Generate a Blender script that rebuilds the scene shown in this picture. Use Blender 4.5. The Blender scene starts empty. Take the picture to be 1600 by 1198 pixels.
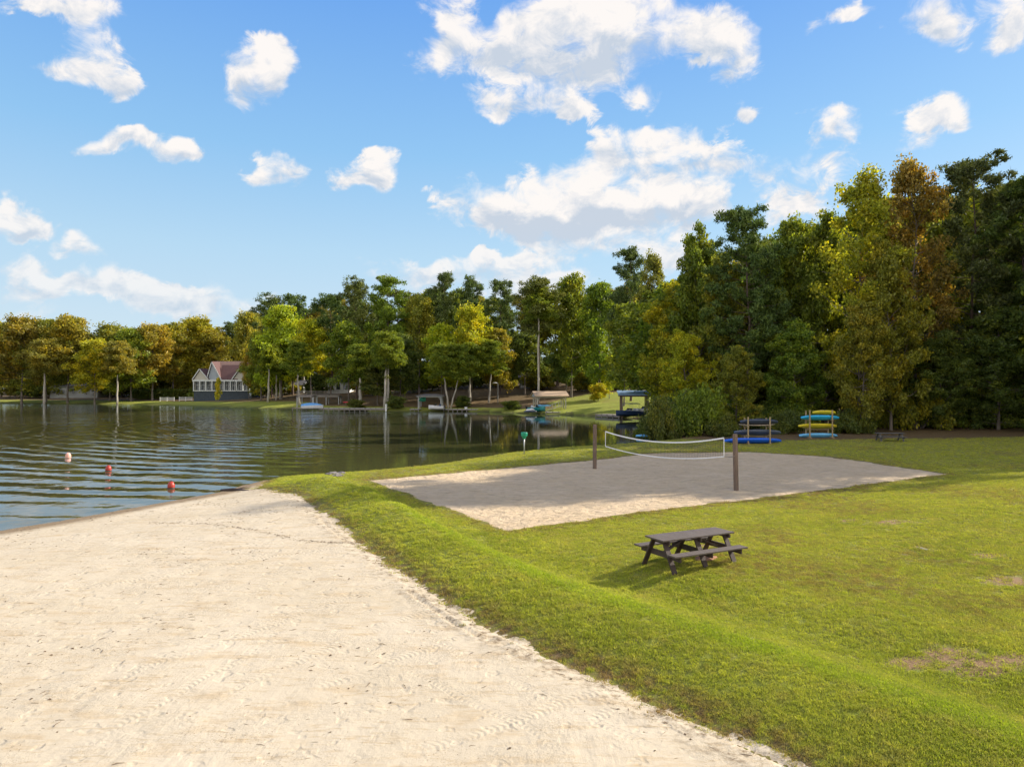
import bpy, bmesh, math, random
import numpy as np
from mathutils import Vector, Matrix, noise as mnoise
R = math.radians
S = bpy.context.scene
COL = S.collection
F = 1067.0; HY = 607.0; CX = 800.0; CZ = 4.7; WZ = -0.2      # lens, horizon row, eye height, lake level

# ---------------------------------------------------------------- camera, sky, sun, exposure
cam_d = bpy.data.cameras.new('camera'); cam = bpy.data.objects.new('camera', cam_d); COL.objects.link(cam)
cam_d.sensor_width = 36; cam_d.lens = 36 * F / 1600; cam_d.clip_end = 5000; cam_d.clip_start = 0.1
cam.location = (0, 0, CZ); cam.rotation_euler = (R(90) + math.atan((HY - 599) / F), 0, 0)
S.camera = cam
S.view_settings.view_transform = 'Standard'; S.view_settings.look = 'None'
S.view_settings.gamma = 1; S.view_settings.exposure = 0.93
SUN_AZ, SUN_EL = 66.0, 29.0       # azimuth to the right of straight ahead, elevation
sd = bpy.data.lights.new('sun', 'SUN'); sd.energy = 4.2; sd.angle = R(0.55); sd.color = (1.0, 0.91, 0.77)
so = bpy.data.objects.new('sun', sd); COL.objects.link(so)
sv = Vector((math.sin(R(SUN_AZ)) * math.cos(R(SUN_EL)), math.cos(R(SUN_AZ)) * math.cos(R(SUN_EL)), math.sin(R(SUN_EL))))
so.rotation_euler = (-sv).to_track_quat('-Z', 'Y').to_euler(); so.location = sv * 100
S.cycles.max_bounces = 8; S.cycles.transparent_max_bounces = 8; S.cycles.caustics_reflective = False; S.cycles.caustics_refractive = False
S.cycles.use_adaptive_sampling = True; S.cycles.adaptive_threshold = 0.02
S.cycles.use_denoising = True

# ---------------------------------------------------------------- node helper
class NT:
    def __init__(s, tree): s.t = tree; s.n = tree.nodes; s.l = tree.links
    def new(s, typ, **kw):
        n = s.n.new(typ)
        for k, v in kw.items():
            if k.startswith('i_'): s.put(n.inputs[k[2:].replace('_', ' ')], v)
            else: setattr(n, k, v)
        return n
    def put(s, sock, v):
        if isinstance(v, bpy.types.NodeSocket): s.l.new(v, sock)
        elif v is not None:
            if hasattr(sock.default_value, '__len__') and not hasattr(v, '__len__'): v = (v,) * len(sock.default_value)
            if hasattr(sock.default_value, '__len__') and len(sock.default_value) == 4 and len(v) == 3: v = (*v, 1)
            sock.default_value = v
    def m(s, op, a=None, b=None, c=None, clamp=False):
        n = s.n.new('ShaderNodeMath'); n.operation = op; n.use_clamp = clamp
        for i, v in enumerate((a, b, c)):
            if v is not None: s.put(n.inputs[i], v)
        return n.outputs[0]
    def v(s, op, a=None, b=None, out=0, scale=None):
        n = s.n.new('ShaderNodeVectorMath'); n.operation = op
        if a is not None: s.put(n.inputs[0], a)
        if b is not None: s.put(n.inputs[1], b)
        if scale is not None: s.put(n.inputs['Scale'], scale)
        return n.outputs[out]
    def mix(s, f, a, b, mode='MIX'):
        n = s.n.new('ShaderNodeMix'); n.data_type = 'RGBA'; n.blend_type = mode; n.clamp_factor = True
        s.put(n.inputs[0], f); s.put(n.inputs[6], a); s.put(n.inputs[7], b); return n.outputs[2]
    def noise(s, vec, scale=5, detail=4, rough=.55, dist=0, out='Fac'):
        n = s.n.new('ShaderNodeTexNoise'); s.put(n.inputs['Vector'], vec)
        s.put(n.inputs['Scale'], scale); n.inputs['Detail'].default_value = detail
        n.inputs['Roughness'].default_value = rough; n.inputs['Distortion'].default_value = dist
        return n.outputs[out]
    def ramp(s, f, lo, hi, a=0., b=1., smooth=False):
        n = s.n.new('ShaderNodeMapRange'); s.put(n.inputs['Value'], f)
        if smooth: n.interpolation_type = 'SMOOTHSTEP'
        s.put(n.inputs['From Min'], lo); s.put(n.inputs['From Max'], hi); s.put(n.inputs['To Min'], a); s.put(n.inputs['To Max'], b)
        return n.outputs['Result']
    def mapping(s, vec, loc=(0, 0, 0), rot=(0, 0, 0), scale=(1, 1, 1), typ='POINT'):
        n = s.n.new('ShaderNodeMapping'); n.vector_type = typ; s.put(n.inputs[0], vec)
        n.inputs[1].default_value = loc; n.inputs[2].default_value = rot; n.inputs[3].default_value = scale
        return n.outputs[0]

# ---------------------------------------------------------------- sky with scattered cumulus
W = bpy.data.worlds.new('World'); S.world = W; W.use_nodes = True
T = NT(W.node_tree); T.n.clear()
sky = T.new('ShaderNodeTexSky'); sky.sky_type = 'NISHITA'; sky.sun_disc = False
sky.sun_elevation = R(SUN_EL); sky.sun_rotation = R(SUN_AZ); sky.altitude = 100; sky.air_density = 1.0; sky.dust_density = 0.6; sky.ozone_density = 2.0
SKY = 0.10
skc = T.v('MULTIPLY', sky.outputs[0], (SKY, SKY, SKY))
dirz = T.new('ShaderNodeSeparateXYZ', i_Vector=T.new('ShaderNodeTexCoord').outputs['Generated']).outputs[2]
cr = T.new('ShaderNodeValToRGB', i_Fac=dirz); e_ = cr.color_ramp.elements
for p_, c_ in ((0., (.44, .53, .60)), (.10, (.395, .51, .605)), (.19, (.33, .49, .62)), (.32, (.20, .40, .63)), (.50, (.105, .275, .62)), (.9, (.03, .12, .45))):
    k_ = e_.new(p_) if p_ not in (0.,) else e_[0]; k_.color = (*c_, 1)
e_.remove(e_[-1])
skyclamp = T.mix(.82, T.v('MINIMUM', skc, (.5, .62, .80)), cr.outputs[0])
# unseen bright broken cloud added behind the camera, to lift and warm the fill
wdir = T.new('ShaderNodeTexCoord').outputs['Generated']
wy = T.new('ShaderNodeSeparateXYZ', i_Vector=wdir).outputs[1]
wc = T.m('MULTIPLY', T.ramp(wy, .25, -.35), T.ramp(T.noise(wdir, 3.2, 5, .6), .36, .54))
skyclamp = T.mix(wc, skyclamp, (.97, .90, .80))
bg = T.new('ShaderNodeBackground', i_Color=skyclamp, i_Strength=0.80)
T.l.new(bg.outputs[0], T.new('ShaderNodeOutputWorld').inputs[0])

# clouds: (centre x, centre y, radius x, radius y, strength)
clouds = [
 (705,25,60,55,1),(745,70,75,50,1),(665,100,50,30,.8),(800,75,60,45,1),(870,40,85,70,1.2),(950,45,95,75,1.3),(1040,40,90,65,1.2),
 (1120,60,60,50,1.1),(1155,85,40,42,.9),(900,100,80,35,1),(860,125,60,22,.7),(1095,108,20,10,.5),
 (790,155,55,32,1.1),(845,165,65,30,1.1),(905,165,45,25,.8),(1003,148,24,18,.65),(763,190,16,12,.5),
 (1183,182,30,22,.9),(1312,190,46,36,1.1),(1455,182,58,38,1.1),(1398,218,20,12,.6),(1495,195,28,20,.7),
 (965,215,48,28,.8),(1010,235,80,40,1),(1085,240,75,40,1.1),(1160,262,75,32,.9),
 (765,325,80,42,1.3),(840,322,95,50,1.5),(930,308,115,50,1.6),(1020,312,95,42,1.4),(1095,310,62,28,1.0),(870,352,120,36,1.3),
 (960,385,110,26,.9),(1050,380,60,28,.8),(1130,320,30,22,.5),
 (405,100,44,44,1),(395,130,38,36,.8),(418,75,26,26,.6),(125,80,50,42,1),(165,110,50,36,1.1),(195,130,28,22,.8),(85,95,28,14,.4),
 (60,5,75,28,1),(135,12,50,28,1),(90,30,50,18,.7),
 (180,215,60,17,1.1),(235,226,70,20,1.2),(300,232,40,18,1.1),(145,212,24,12,.6),
 (447,262,46,26,1.1),(400,272,30,10,.5),(592,270,34,26,1.1),(535,268,28,18,.6),(672,288,16,9,.5),(570,278,30,12,.7),
 (8,355,30,30,1),(30,372,32,14,.8),(122,382,42,19,.9),(52,413,32,16,.9),(170,397,22,6,.4),
 (30,435,90,17,1.1),(140,442,90,22,1.2),(240,455,90,26,1.2),(330,462,90,20,1.1),(40,478,90,18,.9),(250,478,80,14,.8),
 (745,408,22,10,.5),(680,422,120,22,1.2),(780,420,100,20,1.1),(820,448,150,18,.9),(555,404,16,6,.4),
 (1270,300,70,50,.6),(1330,260,60,40,.45),(1240,335,50,30,.5),(860,400,40,12,.5),(900,435,80,12,.6),
 (1465,22,48,40,1),(1480,52,30,24,.7),(1585,28,52,42,1),(1335,20,30,14,.6),(1305,32,22,10,.5),(1275,46,16,8,.45),(1385,45,10,10,.4),
 (1250,178,12,9,.4),
 # beyond the frame
 (1750,120,90,50,1),(1900,330,140,60,1),(-150,150,110,50,1),(-320,330,130,45,1),(300,-160,120,60,1),(900,-220,160,80,1),(1500,-200,140,60,1),
]
# ---------------------------------------------------------------- geometry helpers
def tag(o, label=None, cat=None, group=None, kind=None):
    if label: o['label'] = label
    if cat: o['category'] = cat
    if group: o['group'] = group
    if kind: o['kind'] = kind
    return o
def link(o, parent=None):
    COL.objects.link(o)
    if parent is not None: o.parent = parent
    return o
def empty(name, loc, label, cat, rz=0, group=None, sc=None):
    o = bpy.data.objects.new(name, None); link(o); o.location = loc; o.rotation_euler = (0, 0, rz)
    o.empty_display_size = .2
    if sc: o.scale = sc
    return tag(o, label, cat, group)
class MB:
    def __init__(s): s.v = []; s.f = []
    def add(s, vs, fs):
        b = len(s.v); s.v += [tuple(v) for v in vs]; s.f += [tuple(i + b for i in f) for f in fs]; return s
    def box(s, c, sz, M=None):
        x, y, z = [a / 2 for a in sz]; c = Vector(c)
        vs = [Vector((a * x, b * y, d * z)) for d in (-1, 1) for a, b in ((-1, -1), (1, -1), (1, 1), (-1, 1))]
        if M is not None: vs = [M @ v for v in vs]
        return s.add([v + c for v in vs], [(3, 2, 1, 0), (4, 5, 6, 7), (0, 1, 5, 4), (1, 2, 6, 5), (2, 3, 7, 6), (3, 0, 4, 7)])
    def bar(s, p0, p1, w, h, up=(0, 0, 1)):
        p0, p1 = Vector(p0), Vector(p1); d = p1 - p0; L = d.length; d.normalize(); up = Vector(up)
        if abs(d.dot(up)) > .99: up = Vector((0, 1, 0))
        sx = d.cross(up).normalized(); uz = sx.cross(d)
        return s.box((p0 + p1) / 2, (w, L, h), Matrix((sx, d, uz)).transposed())
    def tube(s, pts, rad, seg=8, caps=True):
        pts = [Vector(p) for p in pts]; n = len(pts)
        rad = rad if hasattr(rad, '__len__') else [rad] * n
        base = len(s.v)
        for i, p in enumerate(pts):
            d = (pts[min(i + 1, n - 1)] - pts[max(i - 1, 0)]).normalized()
            a = d.cross(Vector((0, 0, 1)) if abs(d.z) < .9 else Vector((0, 1, 0))).normalized(); b = d.cross(a)
            for k in range(seg):
                t = 2 * math.pi * k / seg; s.v.append(tuple(p + (a * math.cos(t) + b * math.sin(t)) * rad[i]))
        for i in range(n - 1):
            for k in range(seg):
                k2 = (k + 1) % seg; o = base + i * seg
                s.f.append((o + k, o + k2, o + seg + k2, o + seg + k))
        if caps:
            s.f.append(tuple(base + k for k in range(seg))[::-1]); s.f.append(tuple(base + (n - 1) * seg + k for k in range(seg)))
        return s
    def prism(s, poly, d):                      # poly: 3d points, extruded along d
        n = len(poly); d = Vector(d); p = [Vector(q) for q in poly]
        return s.add(p + [q + d for q in p], [tuple(range(n))[::-1], tuple(range(n, 2 * n))] + [(i, (i + 1) % n, n + (i + 1) % n, n + i) for i in range(n)])
    def loft(s, rings, cap=True):
        n = len(rings[0]); base = len(s.v)
        for r in rings: s.v += [tuple(v) for v in r]
        for i in range(len(rings) - 1):
            for k in range(n):
                o = base + i * n; k2 = (k + 1) % n; s.f.append((o + k, o + k2, o + n + k2, o + n + k))
        if cap: s.f.append(tuple(range(base, base + n))[::-1]); s.f.append(tuple(range(base + (len(rings) - 1) * n, base + len(rings) * n)))
        return s
    def build(s, name, mat, parent=None, loc=(0, 0, 0), smooth=False, bevel=0, label=None):
        me = bpy.data.meshes.new(name); me.from_pydata(s.v, [], s.f)
        bm = bmesh.new(); bm.from_mesh(me); bmesh.ops.recalc_face_normals(bm, faces=bm.faces)
        if bevel: bmesh.ops.bevel(bm, geom=bm.edges[:], offset=bevel, segments=1, affect='EDGES', clamp_overlap=True)
        bm.to_mesh(me); bm.free()
        if smooth: me.polygons.foreach_set('use_smooth', [True] * len(me.polygons))
        me.materials.append(mat); o = bpy.data.objects.new(name, me); o.location = loc; link(o, parent)
        if label: o['label'] = label
        return o
def fast_mesh(name, v, quads, smooth=False):
    me = bpy.data.meshes.new(name); v = np.asarray(v, np.float32); q = np.asarray(quads, np.int32)
    me.vertices.add(len(v)); me.vertices.foreach_set('co', v.ravel())
    k = q.shape[1]; me.loops.add(q.size); me.loops.foreach_set('vertex_index', q.ravel())
    me.polygons.add(len(q)); me.polygons.foreach_set('loop_start', np.arange(0, q.size, k, dtype=np.int32))
    me.polygons.foreach_set('loop_total', np.full(len(q), k, np.int32))
    if smooth: me.polygons.foreach_set('use_smooth', np.ones(len(q), bool))
    me.update(calc_edges=True); return me

# ---------------------------------------------------------------- terrain functions
def px(x, y, h=CZ): d = h * F / (y - HY); return ((x - CX) / F * d, d)      # survey helper: where a sight line meets a level h below the eye
def sstep(a, b, x): t = np.clip((x - a) / (b - a), 0, 1); return t * t * (3 - 2 * t)
_g = np.random.default_rng(5).random((64, 64))
def vnoise(x, y, s):
    x = np.asarray(x, float) / s; y = np.asarray(y, float) / s
    xi = np.floor(x).astype(int); yi = np.floor(y).astype(int); fx = x - xi; fy = y - yi
    fx = fx * fx * (3 - 2 * fx); fy = fy * fy * (3 - 2 * fy)
    g = lambda a, b: _g[a % 64, b % 64]
    return (g(xi, yi) * (1 - fx) + g(xi + 1, yi) * fx) * (1 - fy) + (g(xi, yi + 1) * (1 - fx) + g(xi + 1, yi + 1) * fx) * fy - .5
def fbm(x, y, s, o=4):
    r = 0; a = 1
    for i in range(o): r = r + a * vnoise(np.asarray(x) + 17.3 * i, np.asarray(y) - 9.1 * i, s); s *= .5; a *= .5
    return r
def seg_d(x, y, P, closed=True):
    P = np.asarray(P, float); best = np.full(np.shape(x), 1e9); n = len(P)
    for i in range(n if closed else n - 1):
        a = P[i]; b = P[(i + 1) % n]; ab = b - a; t = np.clip(((x - a[0]) * ab[0] + (y - a[1]) * ab[1]) / (ab @ ab), 0, 1)
        best = np.minimum(best, np.hypot(x - a[0] - t * ab[0], y - a[1] - t * ab[1]))
    return best
def inside(x, y, P):
    P = np.asarray(P, float); r = np.zeros(np.shape(x), bool); n = len(P)
    for i in range(n):
        a = P[i]; b = P[(i + 1) % n]
        if a[1] == b[1]: continue
        c = ((a[1] > y) != (b[1] > y)) & (x < (b[0] - a[0]) * (y - a[1]) / (b[1] - a[1]) + a[0]); r ^= c
    return r
def sdist(x, y, P): d = seg_d(x, y, P); return np.where(inside(x, y, P), -d, d)   # negative inside
HW = CZ - WZ
near_shore = [(-60, 6)] + [(-32, 15.5)] + [px(*p, HW) for p in ((0, 831), (120, 811), (240, 789), (345, 770), (395, 755), (440, 744), (530, 738), (620, 731), (700, 722), (800, 706), (870, 699), (930, 696), (1000, 691))] + [(14.5, 66), (17.5, 72), (21, 80), (25, 92), (27, 104)]
far_shore = [px(*p, HW) for p in ((1006, 655), (965, 652), (930, 650), (890, 648), (860, 647), (800, 645), (750, 643), (700, 642.5), (600, 642.5), (540, 641.5), (450, 639), (400, 637), (340, 635.5), (300, 634), (200, 631.5), (100, 630.5), (0, 630.2))]
LAKE = near_shore + far_shore + [(-260, 240), (-420, 200), (-420, 6)]
COURT = [px(790, 829), px(575, 752), px(700, 741), px(850, 727), px(930, 720), px(1010, 710), px(1170, 707), px(1300, 715), px(1475, 742)]
BEACH_EDGE = [px(*p) for p in ((400, 760), (440, 769), (475, 780), (508, 805), (560, 845), (640, 900), (700, 945), (800, 1000), (930, 1055), (1040, 1105), (1130, 1145), (1240, 1198))] + [(5.2, 6.0), (8, 2), (12, -6)]
BEACH = BEACH_EDGE + [(12, -40), (-80, -40), (-80, 3)] + [(a, b + 3) for a, b in near_shore[1:7]]
BE = BEACH_EDGE
def beach_e(x, y): return sdist(x, y, BEACH)       # + on the grass side
def edge_n(x, y): return .34 * fbm(x, y, 1.1, 5) + .10 * fbm(x + 31, y, .22, 3)
def H(x, y):
    x = np.asarray(x, float); y = np.asarray(y, float)
    sl = sdist(x, y, LAKE)
    e = beach_e(x, y); c = sdist(x, y, COURT)
    farw = sstep(60, 95, y + .35 * x)
    # near side land
    along = y - .5 * x
    ns = np.clip((x - COURT[0][0]) * .53 - (y - COURT[0][1]) * .85, -50, 60)
    lawn = .06 + .5 * sstep(0.5, 9, ns) - .25 * np.exp(-((e - 3.2) / 1.2) ** 2) * sstep(0, 4, ns) + .035 * np.clip(x - 10, 0, 60) * sstep(0, 14, ns)
    lawn = lawn + .05 * fbm(x, y, 6, 3) + .35 * sstep(24, 70, x + .2 * (y - 60)) * sstep(34, 60, y)
    lawn = np.where(c < 0, lawn * (1 - sstep(0, .8, -c)) + .0, lawn)
    crest = .51 + .14 * np.sin(along * 1.25 + .6) * sstep(21, 27, y) + .08 * fbm(x, y, 5, 2)
    crest = crest * (1 - .12 * (1 - sstep(12, 24, y))) * (1 - .85 * sstep(31.5, 36.5, y))
    up = sstep(-.5, 2.1, e) ; inner = sstep(1.95, 3.2, e)
    wid = 1 - sstep(5, 9, e)
    nr = lawn * sstep(1.95, 3.2, e) + crest * up * (1 - inner)
    nr = np.where(e < 0, 0, nr)
    beach = .04 + .03 * fbm(x, y, 5, 3)
    nr = np.where(e < .4, beach * (1 - sstep(-.3, .4, e)) + nr * sstep(-.3, .4, e), nr)
    bank_near = WZ + (nr - WZ) * sstep(-.2, 3.2, sl)
    bank_beach = WZ + (nr - WZ) * sstep(-.5, 9, sl)
    bb = sstep(0, 3, -e)
    near = bank_beach * bb + bank_near * (1 - bb)
    leftw = sstep(-60, -100, x)
    rise = (.10 * (1 - leftw) + .045 * leftw)
    far = WZ + .35 * sstep(-.1, .6, sl) + rise * np.clip(sl, 0, 80) * 1.0 + .25 * fbm(x, y, 14, 3) * sstep(0, 6, sl)
    right = WZ + (.25 + .3 * sstep(10, 45, x)) * sstep(-.2, 3, sl) + .045 * np.clip(sl - 4, 0, 90) * sstep(60, 110, y) * 1.0 + near * .6
    rw = sstep(105, 125, y) * (1 - sstep(24, 40, x - .0 * y)) 
    fz = far * np.clip(rw + sstep(125, 160, y), 0, 1) + right * (1 - np.clip(rw + sstep(125, 160, y), 0, 1))
    z = near * (1 - farw) + fz * farw
    under = WZ - .03 - .10 * np.clip(-sl, 0, 12)
    return np.where(sl < 0, under, z)
def hz(x, y): return float(H(np.array([x]), np.array([y]))[0])
def ground(ppx, ppy):                                     # where that sight line meets the terrain
    z = 0.
    for _ in range(30):
        x, y = px(ppx, ppy, CZ - z); y = min(y, 400); z = .5 * z + .5 * hz(x, y)
    return Vector((x, y, hz(x, y)))
def at(ppx, d): return (ppx - CX) / F * d                 # x at depth d
def zt(ppy, d): return CZ - (ppy - HY) / F * d            # height at depth d

def axis(lo, hi, f0, f1, fine, g):
    a = list(np.arange(f0, f1, fine)); s = fine; v = f1
    while v < hi: a.append(v); s *= g; v += s
    a.append(hi); s = fine; v = f0 - fine; b = []
    while v > lo: b.append(v); s *= g; v -= s
    b.append(lo); return np.array(b[::-1] + a)
def grid_mesh(name, xs, ys, zf, keep=None, attrs=()):
    X, Y = np.meshgrid(xs, ys); Z = zf(X, Y); n, m = X.shape
    i = np.arange(n * m).reshape(n, m)
    q = np.stack([i[:-1, :-1], i[:-1, 1:], i[1:, 1:], i[1:, :-1]], -1).reshape(-1, 4)
    v = np.stack([X, Y, Z], -1).reshape(-1, 3)
    if keep is not None:
        k = keep(X, Y).ravel(); q = q[k[q].any(1)]
        used = np.unique(q); remap = np.zeros(len(v), int); remap[used] = np.arange(len(used)); q = remap[q]; v = v[used]
    me = fast_mesh(name, v, q, True)
    for an, fn in attrs:
        at_ = me.attributes.new(an, 'FLOAT', 'POINT'); at_.data.foreach_set('value', fn(v[:, 0].astype(float), v[:, 1].astype(float)).astype(np.float32))
    return me
# ---------------------------------------------------------------- materials
def new_mat(name):
    m = bpy.data.materials.new(name); m.use_nodes = True; t = NT(m.node_tree); t.n.clear()
    out = t.new('ShaderNodeOutputMaterial'); return m, t, out
def simple(name, col, rough=.6, var=.18, scale=6, bump=.15, bscale=30, metal=0, stretch=(1, 1, 1), spec=.5, col2=None, dist=.01):
    m, t, out = new_mat(name); co = t.new('ShaderNodeTexCoord').outputs['Object']; co = t.mapping(co, scale=stretch)
    n = t.noise(co, scale, 6, .6); c = t.mix(t.ramp(n, .3, .7), tuple(a * (1 - var) for a in col), tuple(min(1, a * (1 + var)) for a in col))
    if col2: c = t.mix(t.ramp(t.noise(co, scale * .7, 5, .65), .5, .66), c, col2)
    p = t.new('ShaderNodeBsdfPrincipled', i_Base_Color=c, i_Roughness=rough, i_Metallic=metal); p.inputs['Specular IOR Level'].default_value = spec
    if bump:
        b = t.new('ShaderNodeBump', i_Height=t.noise(co, bscale, 4, .6), i_Strength=bump, i_Distance=dist); t.l.new(b.outputs[0], p.inputs['Normal'])
    t.l.new(p.outputs[0], out.inputs[0]); return m

def mat_ground():
    m, t, out = new_mat('lawn'); P = t.new('ShaderNodeNewGeometry').outputs['Position']
    att = lambda n: t.new('ShaderNodeAttribute', attribute_name=n).outputs['Fac']
    big = t.noise(P, .35, 4, .6); mid = t.noise(P, 2.2, 5, .65); fine = t.noise(P, 26, 4, .7); vf = t.noise(P, 90, 3, .7)
    g = t.mix(t.ramp(big, .35, .65), (.27, .30, .045), (.37, .39, .062))
    g = t.mix(t.ramp(mid, .5, .72), g, (.31, .26, .09))
    g = t.mix(t.ramp(fine, .35, .75), t.mix(.5, g, (.10, .12, .02)), g)
    g = t.mix(t.m('MULTIPLY', t.ramp(vf, .45, .8), .35), g, (.27, .29, .07))
    strip = att('sunlit_lush'); g = t.mix(t.m('MULTIPLY', strip, .65), g, (.26, .32, .03))
    dry = t.m('MULTIPLY', att('dry'), t.ramp(t.noise(P, 3.2, 6, .7), .35, .6), clamp=True)
    g = t.mix(dry, g, t.mix(fine, (.13, .075, .04), (.24, .17, .09)))
    lit = att('litter'); edge = t.noise(P, .9, 5, .65)
    lf = t.ramp(t.m('ADD', lit, t.m('MULTIPLY', t.m('SUBTRACT', edge, .5), .9)), .35, .65)
    l1 = t.mix(t.ramp(t.noise(P, 9, 6, .75), .35, .65), (.10, .07, .035), (.19, .13, .065))
    g = t.mix(lf, g, l1)
    bare = att('bare'); bf = t.ramp(t.m('ADD', bare, t.m('MULTIPLY', t.m('SUBTRACT', t.noise(P, 7, 6, .8), .5), 1.6)), .5, .95)
    g = t.mix(bf, g, t.mix(t.noise(P, 20, 5, .7), (.26, .15, .07), (.40, .27, .15)))
    mud = att('mud'); g = t.mix(mud, g, (.035, .03, .02))
    p = t.new('ShaderNodeBsdfPrincipled', i_Base_Color=g, i_Roughness=.9); p.inputs['Specular IOR Level'].default_value = .15
    h = t.m('ADD', t.m('MULTIPLY', fine, .6), t.m('MULTIPLY', vf, .5))
    b = t.new('ShaderNodeBump', i_Height=h, i_Strength=.9, i_Distance=.06); t.l.new(b.outputs[0], p.inputs['Normal'])
    t.l.new(p.outputs[0], out.inputs[0]); return m

def tracks(t, P, lines):
    """tyre tracks pressed in the sand: height field, lines = (x0, y0, x1, y1, half width)"""
    tot = None; cov = None
    sp = t.new('ShaderNodeSeparateXYZ', i_Vector=P)
    wob = t.m('MULTIPLY', t.m('SUBTRACT', t.noise(P, .5, 2), .5), .7)
    for (x0, y0, x1, y1, w) in lines:
        L = math.hypot(x1 - x0, y1 - y0); dx, dy = (x1 - x0) / L, (y1 - y0) / L
        ax = t.m('SUBTRACT', sp.outputs[0], x0); ay = t.m('SUBTRACT', sp.outputs[1], y0)
        u = t.m('ADD', t.m('MULTIPLY', ax, dx), t.m('MULTIPLY', ay, dy))
        v = t.m('ADD', t.m('SUBTRACT', t.m('MULTIPLY', ay, dx), t.m('MULTIPLY', ax, dy)), wob)
        va = t.m('ABSOLUTE', v)
        mk = t.m('MULTIPLY', t.ramp(va, w * .8, w, 1, 0, True), t.m('MULTIPLY', t.ramp(u, 0, .5), t.ramp(u, L - .5, L, 1, 0)))
        tread = t.m('SINE', t.m('ADD', t.m('MULTIPLY', u, 2 * math.pi / .10), t.m('MULTIPLY', va, 22)))
        h = t.m('MULTIPLY', mk, t.m('ADD', t.m('MULTIPLY', tread, .55), -.6))
        tot = h if tot is None else t.m('ADD', tot, h)
    return tot
def mat_beach():
    m, t, out = new_mat('beach_sand'); P = t.new('ShaderNodeNewGeometry').outputs['Position']
    big = t.noise(P, .3, 4, .6); mid = t.noise(P, 3, 6, .7); gr = t.noise(P, 160, 3, .8)
    c = t.mix(t.ramp(big, .3, .7), (.52, .44, .315), (.59, .51, .385))
    st = t.noise(t.mapping(P, rot=(0, 0, R(-20)), scale=(.5, 1.7, 1)), 1.6, 6, .7)
    c = t.mix(t.m('MULTIPLY', t.ramp(st, .52, .66), .55), c, (.45, .33, .19))
    st2 = t.noise(t.mapping(P, rot=(0, 0, R(12)), scale=(.35, 1.6, 1)), 5, 6, .75); c = t.mix(t.m('MULTIPLY', t.ramp(st2, .54, .68), .7), c, (.40, .29, .16))
    c = t.mix(t.m('MULTIPLY', t.ramp(gr, .3, .75), .25), c, (.40, .31, .20))
    wet = t.new('ShaderNodeAttribute', attribute_name='wet').outputs['Fac']
    ws = t.ramp(t.m('ADD', wet, t.m('MULTIPLY', t.m('SUBTRACT', mid, .5), .35)), .2, .8)
    c = t.mix(t.m('MULTIPLY', ws, .8), c, (.16, .105, .055))
    dt = t.new('ShaderNodeAttribute', attribute_name='dirt').outputs['Fac']
    df = t.m('MULTIPLY', dt, t.ramp(t.noise(P, 5, 6, .75), .48, .66), clamp=True)
    c = t.mix(df, c, (.17, .12, .07))
    fd = t.ramp(t.noise(P, 7, 3, .6), .66, .72); fs = t.ramp(t.noise(t.mapping(P, scale=(1, 2.4, 1)), 30, 3, .6), .60, .66)
    c = t.mix(t.m('MULTIPLY', fs, t.m('MULTIPLY', t.ramp(t.noise(P, .8, 4), .47, .58), .85)), c, (.20, .13, .07))
    p = t.new('ShaderNodeBsdfPrincipled', i_Base_Color=c, i_Roughness=.95); p.inputs['Specular IOR Level'].default_value = .1
    G = lambda a, b: px(a, b)
    tl = []
    for a, b, w in (((640, 1190), (960, 1078), .13), ((870, 1160), (1010, 1095), .13), ((330, 1100), (800, 900), .15), ((480, 1090), (760, 985), .12), ((150, 1080), (700, 880), .13),
                    ((100, 1190), (420, 1010), .13), ((640, 1010), (900, 940), .0)):
        if w: tl.append((*G(*a), *G(*b), w))
    # long arcs driven from the bottom edge towards the lake
    for a, b, w in (((900, 1190), (560, 1010), .10), ((1040, 1190), (640, 985), .10), ((-100, 960), (620, 845), .10)):
        tl.append((*G(*a), *G(*b), w))
    tr = tracks(t, P, tl)
    rut = t.noise(t.mapping(P, rot=(0, 0, R(38)), scale=(2.2, .30, 1)), 2.2, 5, .6)
    area = t.ramp(t.noise(P, .32, 3, .5), .42, .60)
    h = t.m('ADD', t.m('MULTIPLY', mid, .55), t.m('MULTIPLY', t.m('MULTIPLY', t.noise(P, 9, 6, .75), t.ramp(t.noise(P, .9, 4, .6), .42, .62, .15, 1)), .8))
    h = t.m('ADD', h, t.m('MULTIPLY', t.m('MULTIPLY', rut, area), .55))
    pit = t.m('MULTIPLY', t.ramp(t.noise(P, 3.4, 2, .4), .62, .70), -.35); h = t.m('ADD', h, pit)
    dim = t.new('ShaderNodeTexVoronoi', feature='SMOOTH_F1', i_Vector=P, i_Scale=2.8); dim.inputs['Smoothness'].default_value = .35
    h = t.m('ADD', h, t.m('MULTIPLY', t.m('MULTIPLY', t.ramp(dim.outputs['Distance'], .05, .28), .18), 1.0))
    h = t.m('MULTIPLY_ADD', t.m('MULTIPLY', tr, t.ramp(t.noise(P, 1.3, 4, .6), .38, .60, .15, 1)), .20, h)
    b = t.new('ShaderNodeBump', i_Height=h, i_Strength=.75, i_Distance=.042); t.l.new(b.outputs[0], p.inputs['Normal'])
    t.l.new(p.outputs[0], out.inputs[0]); return m
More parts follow.
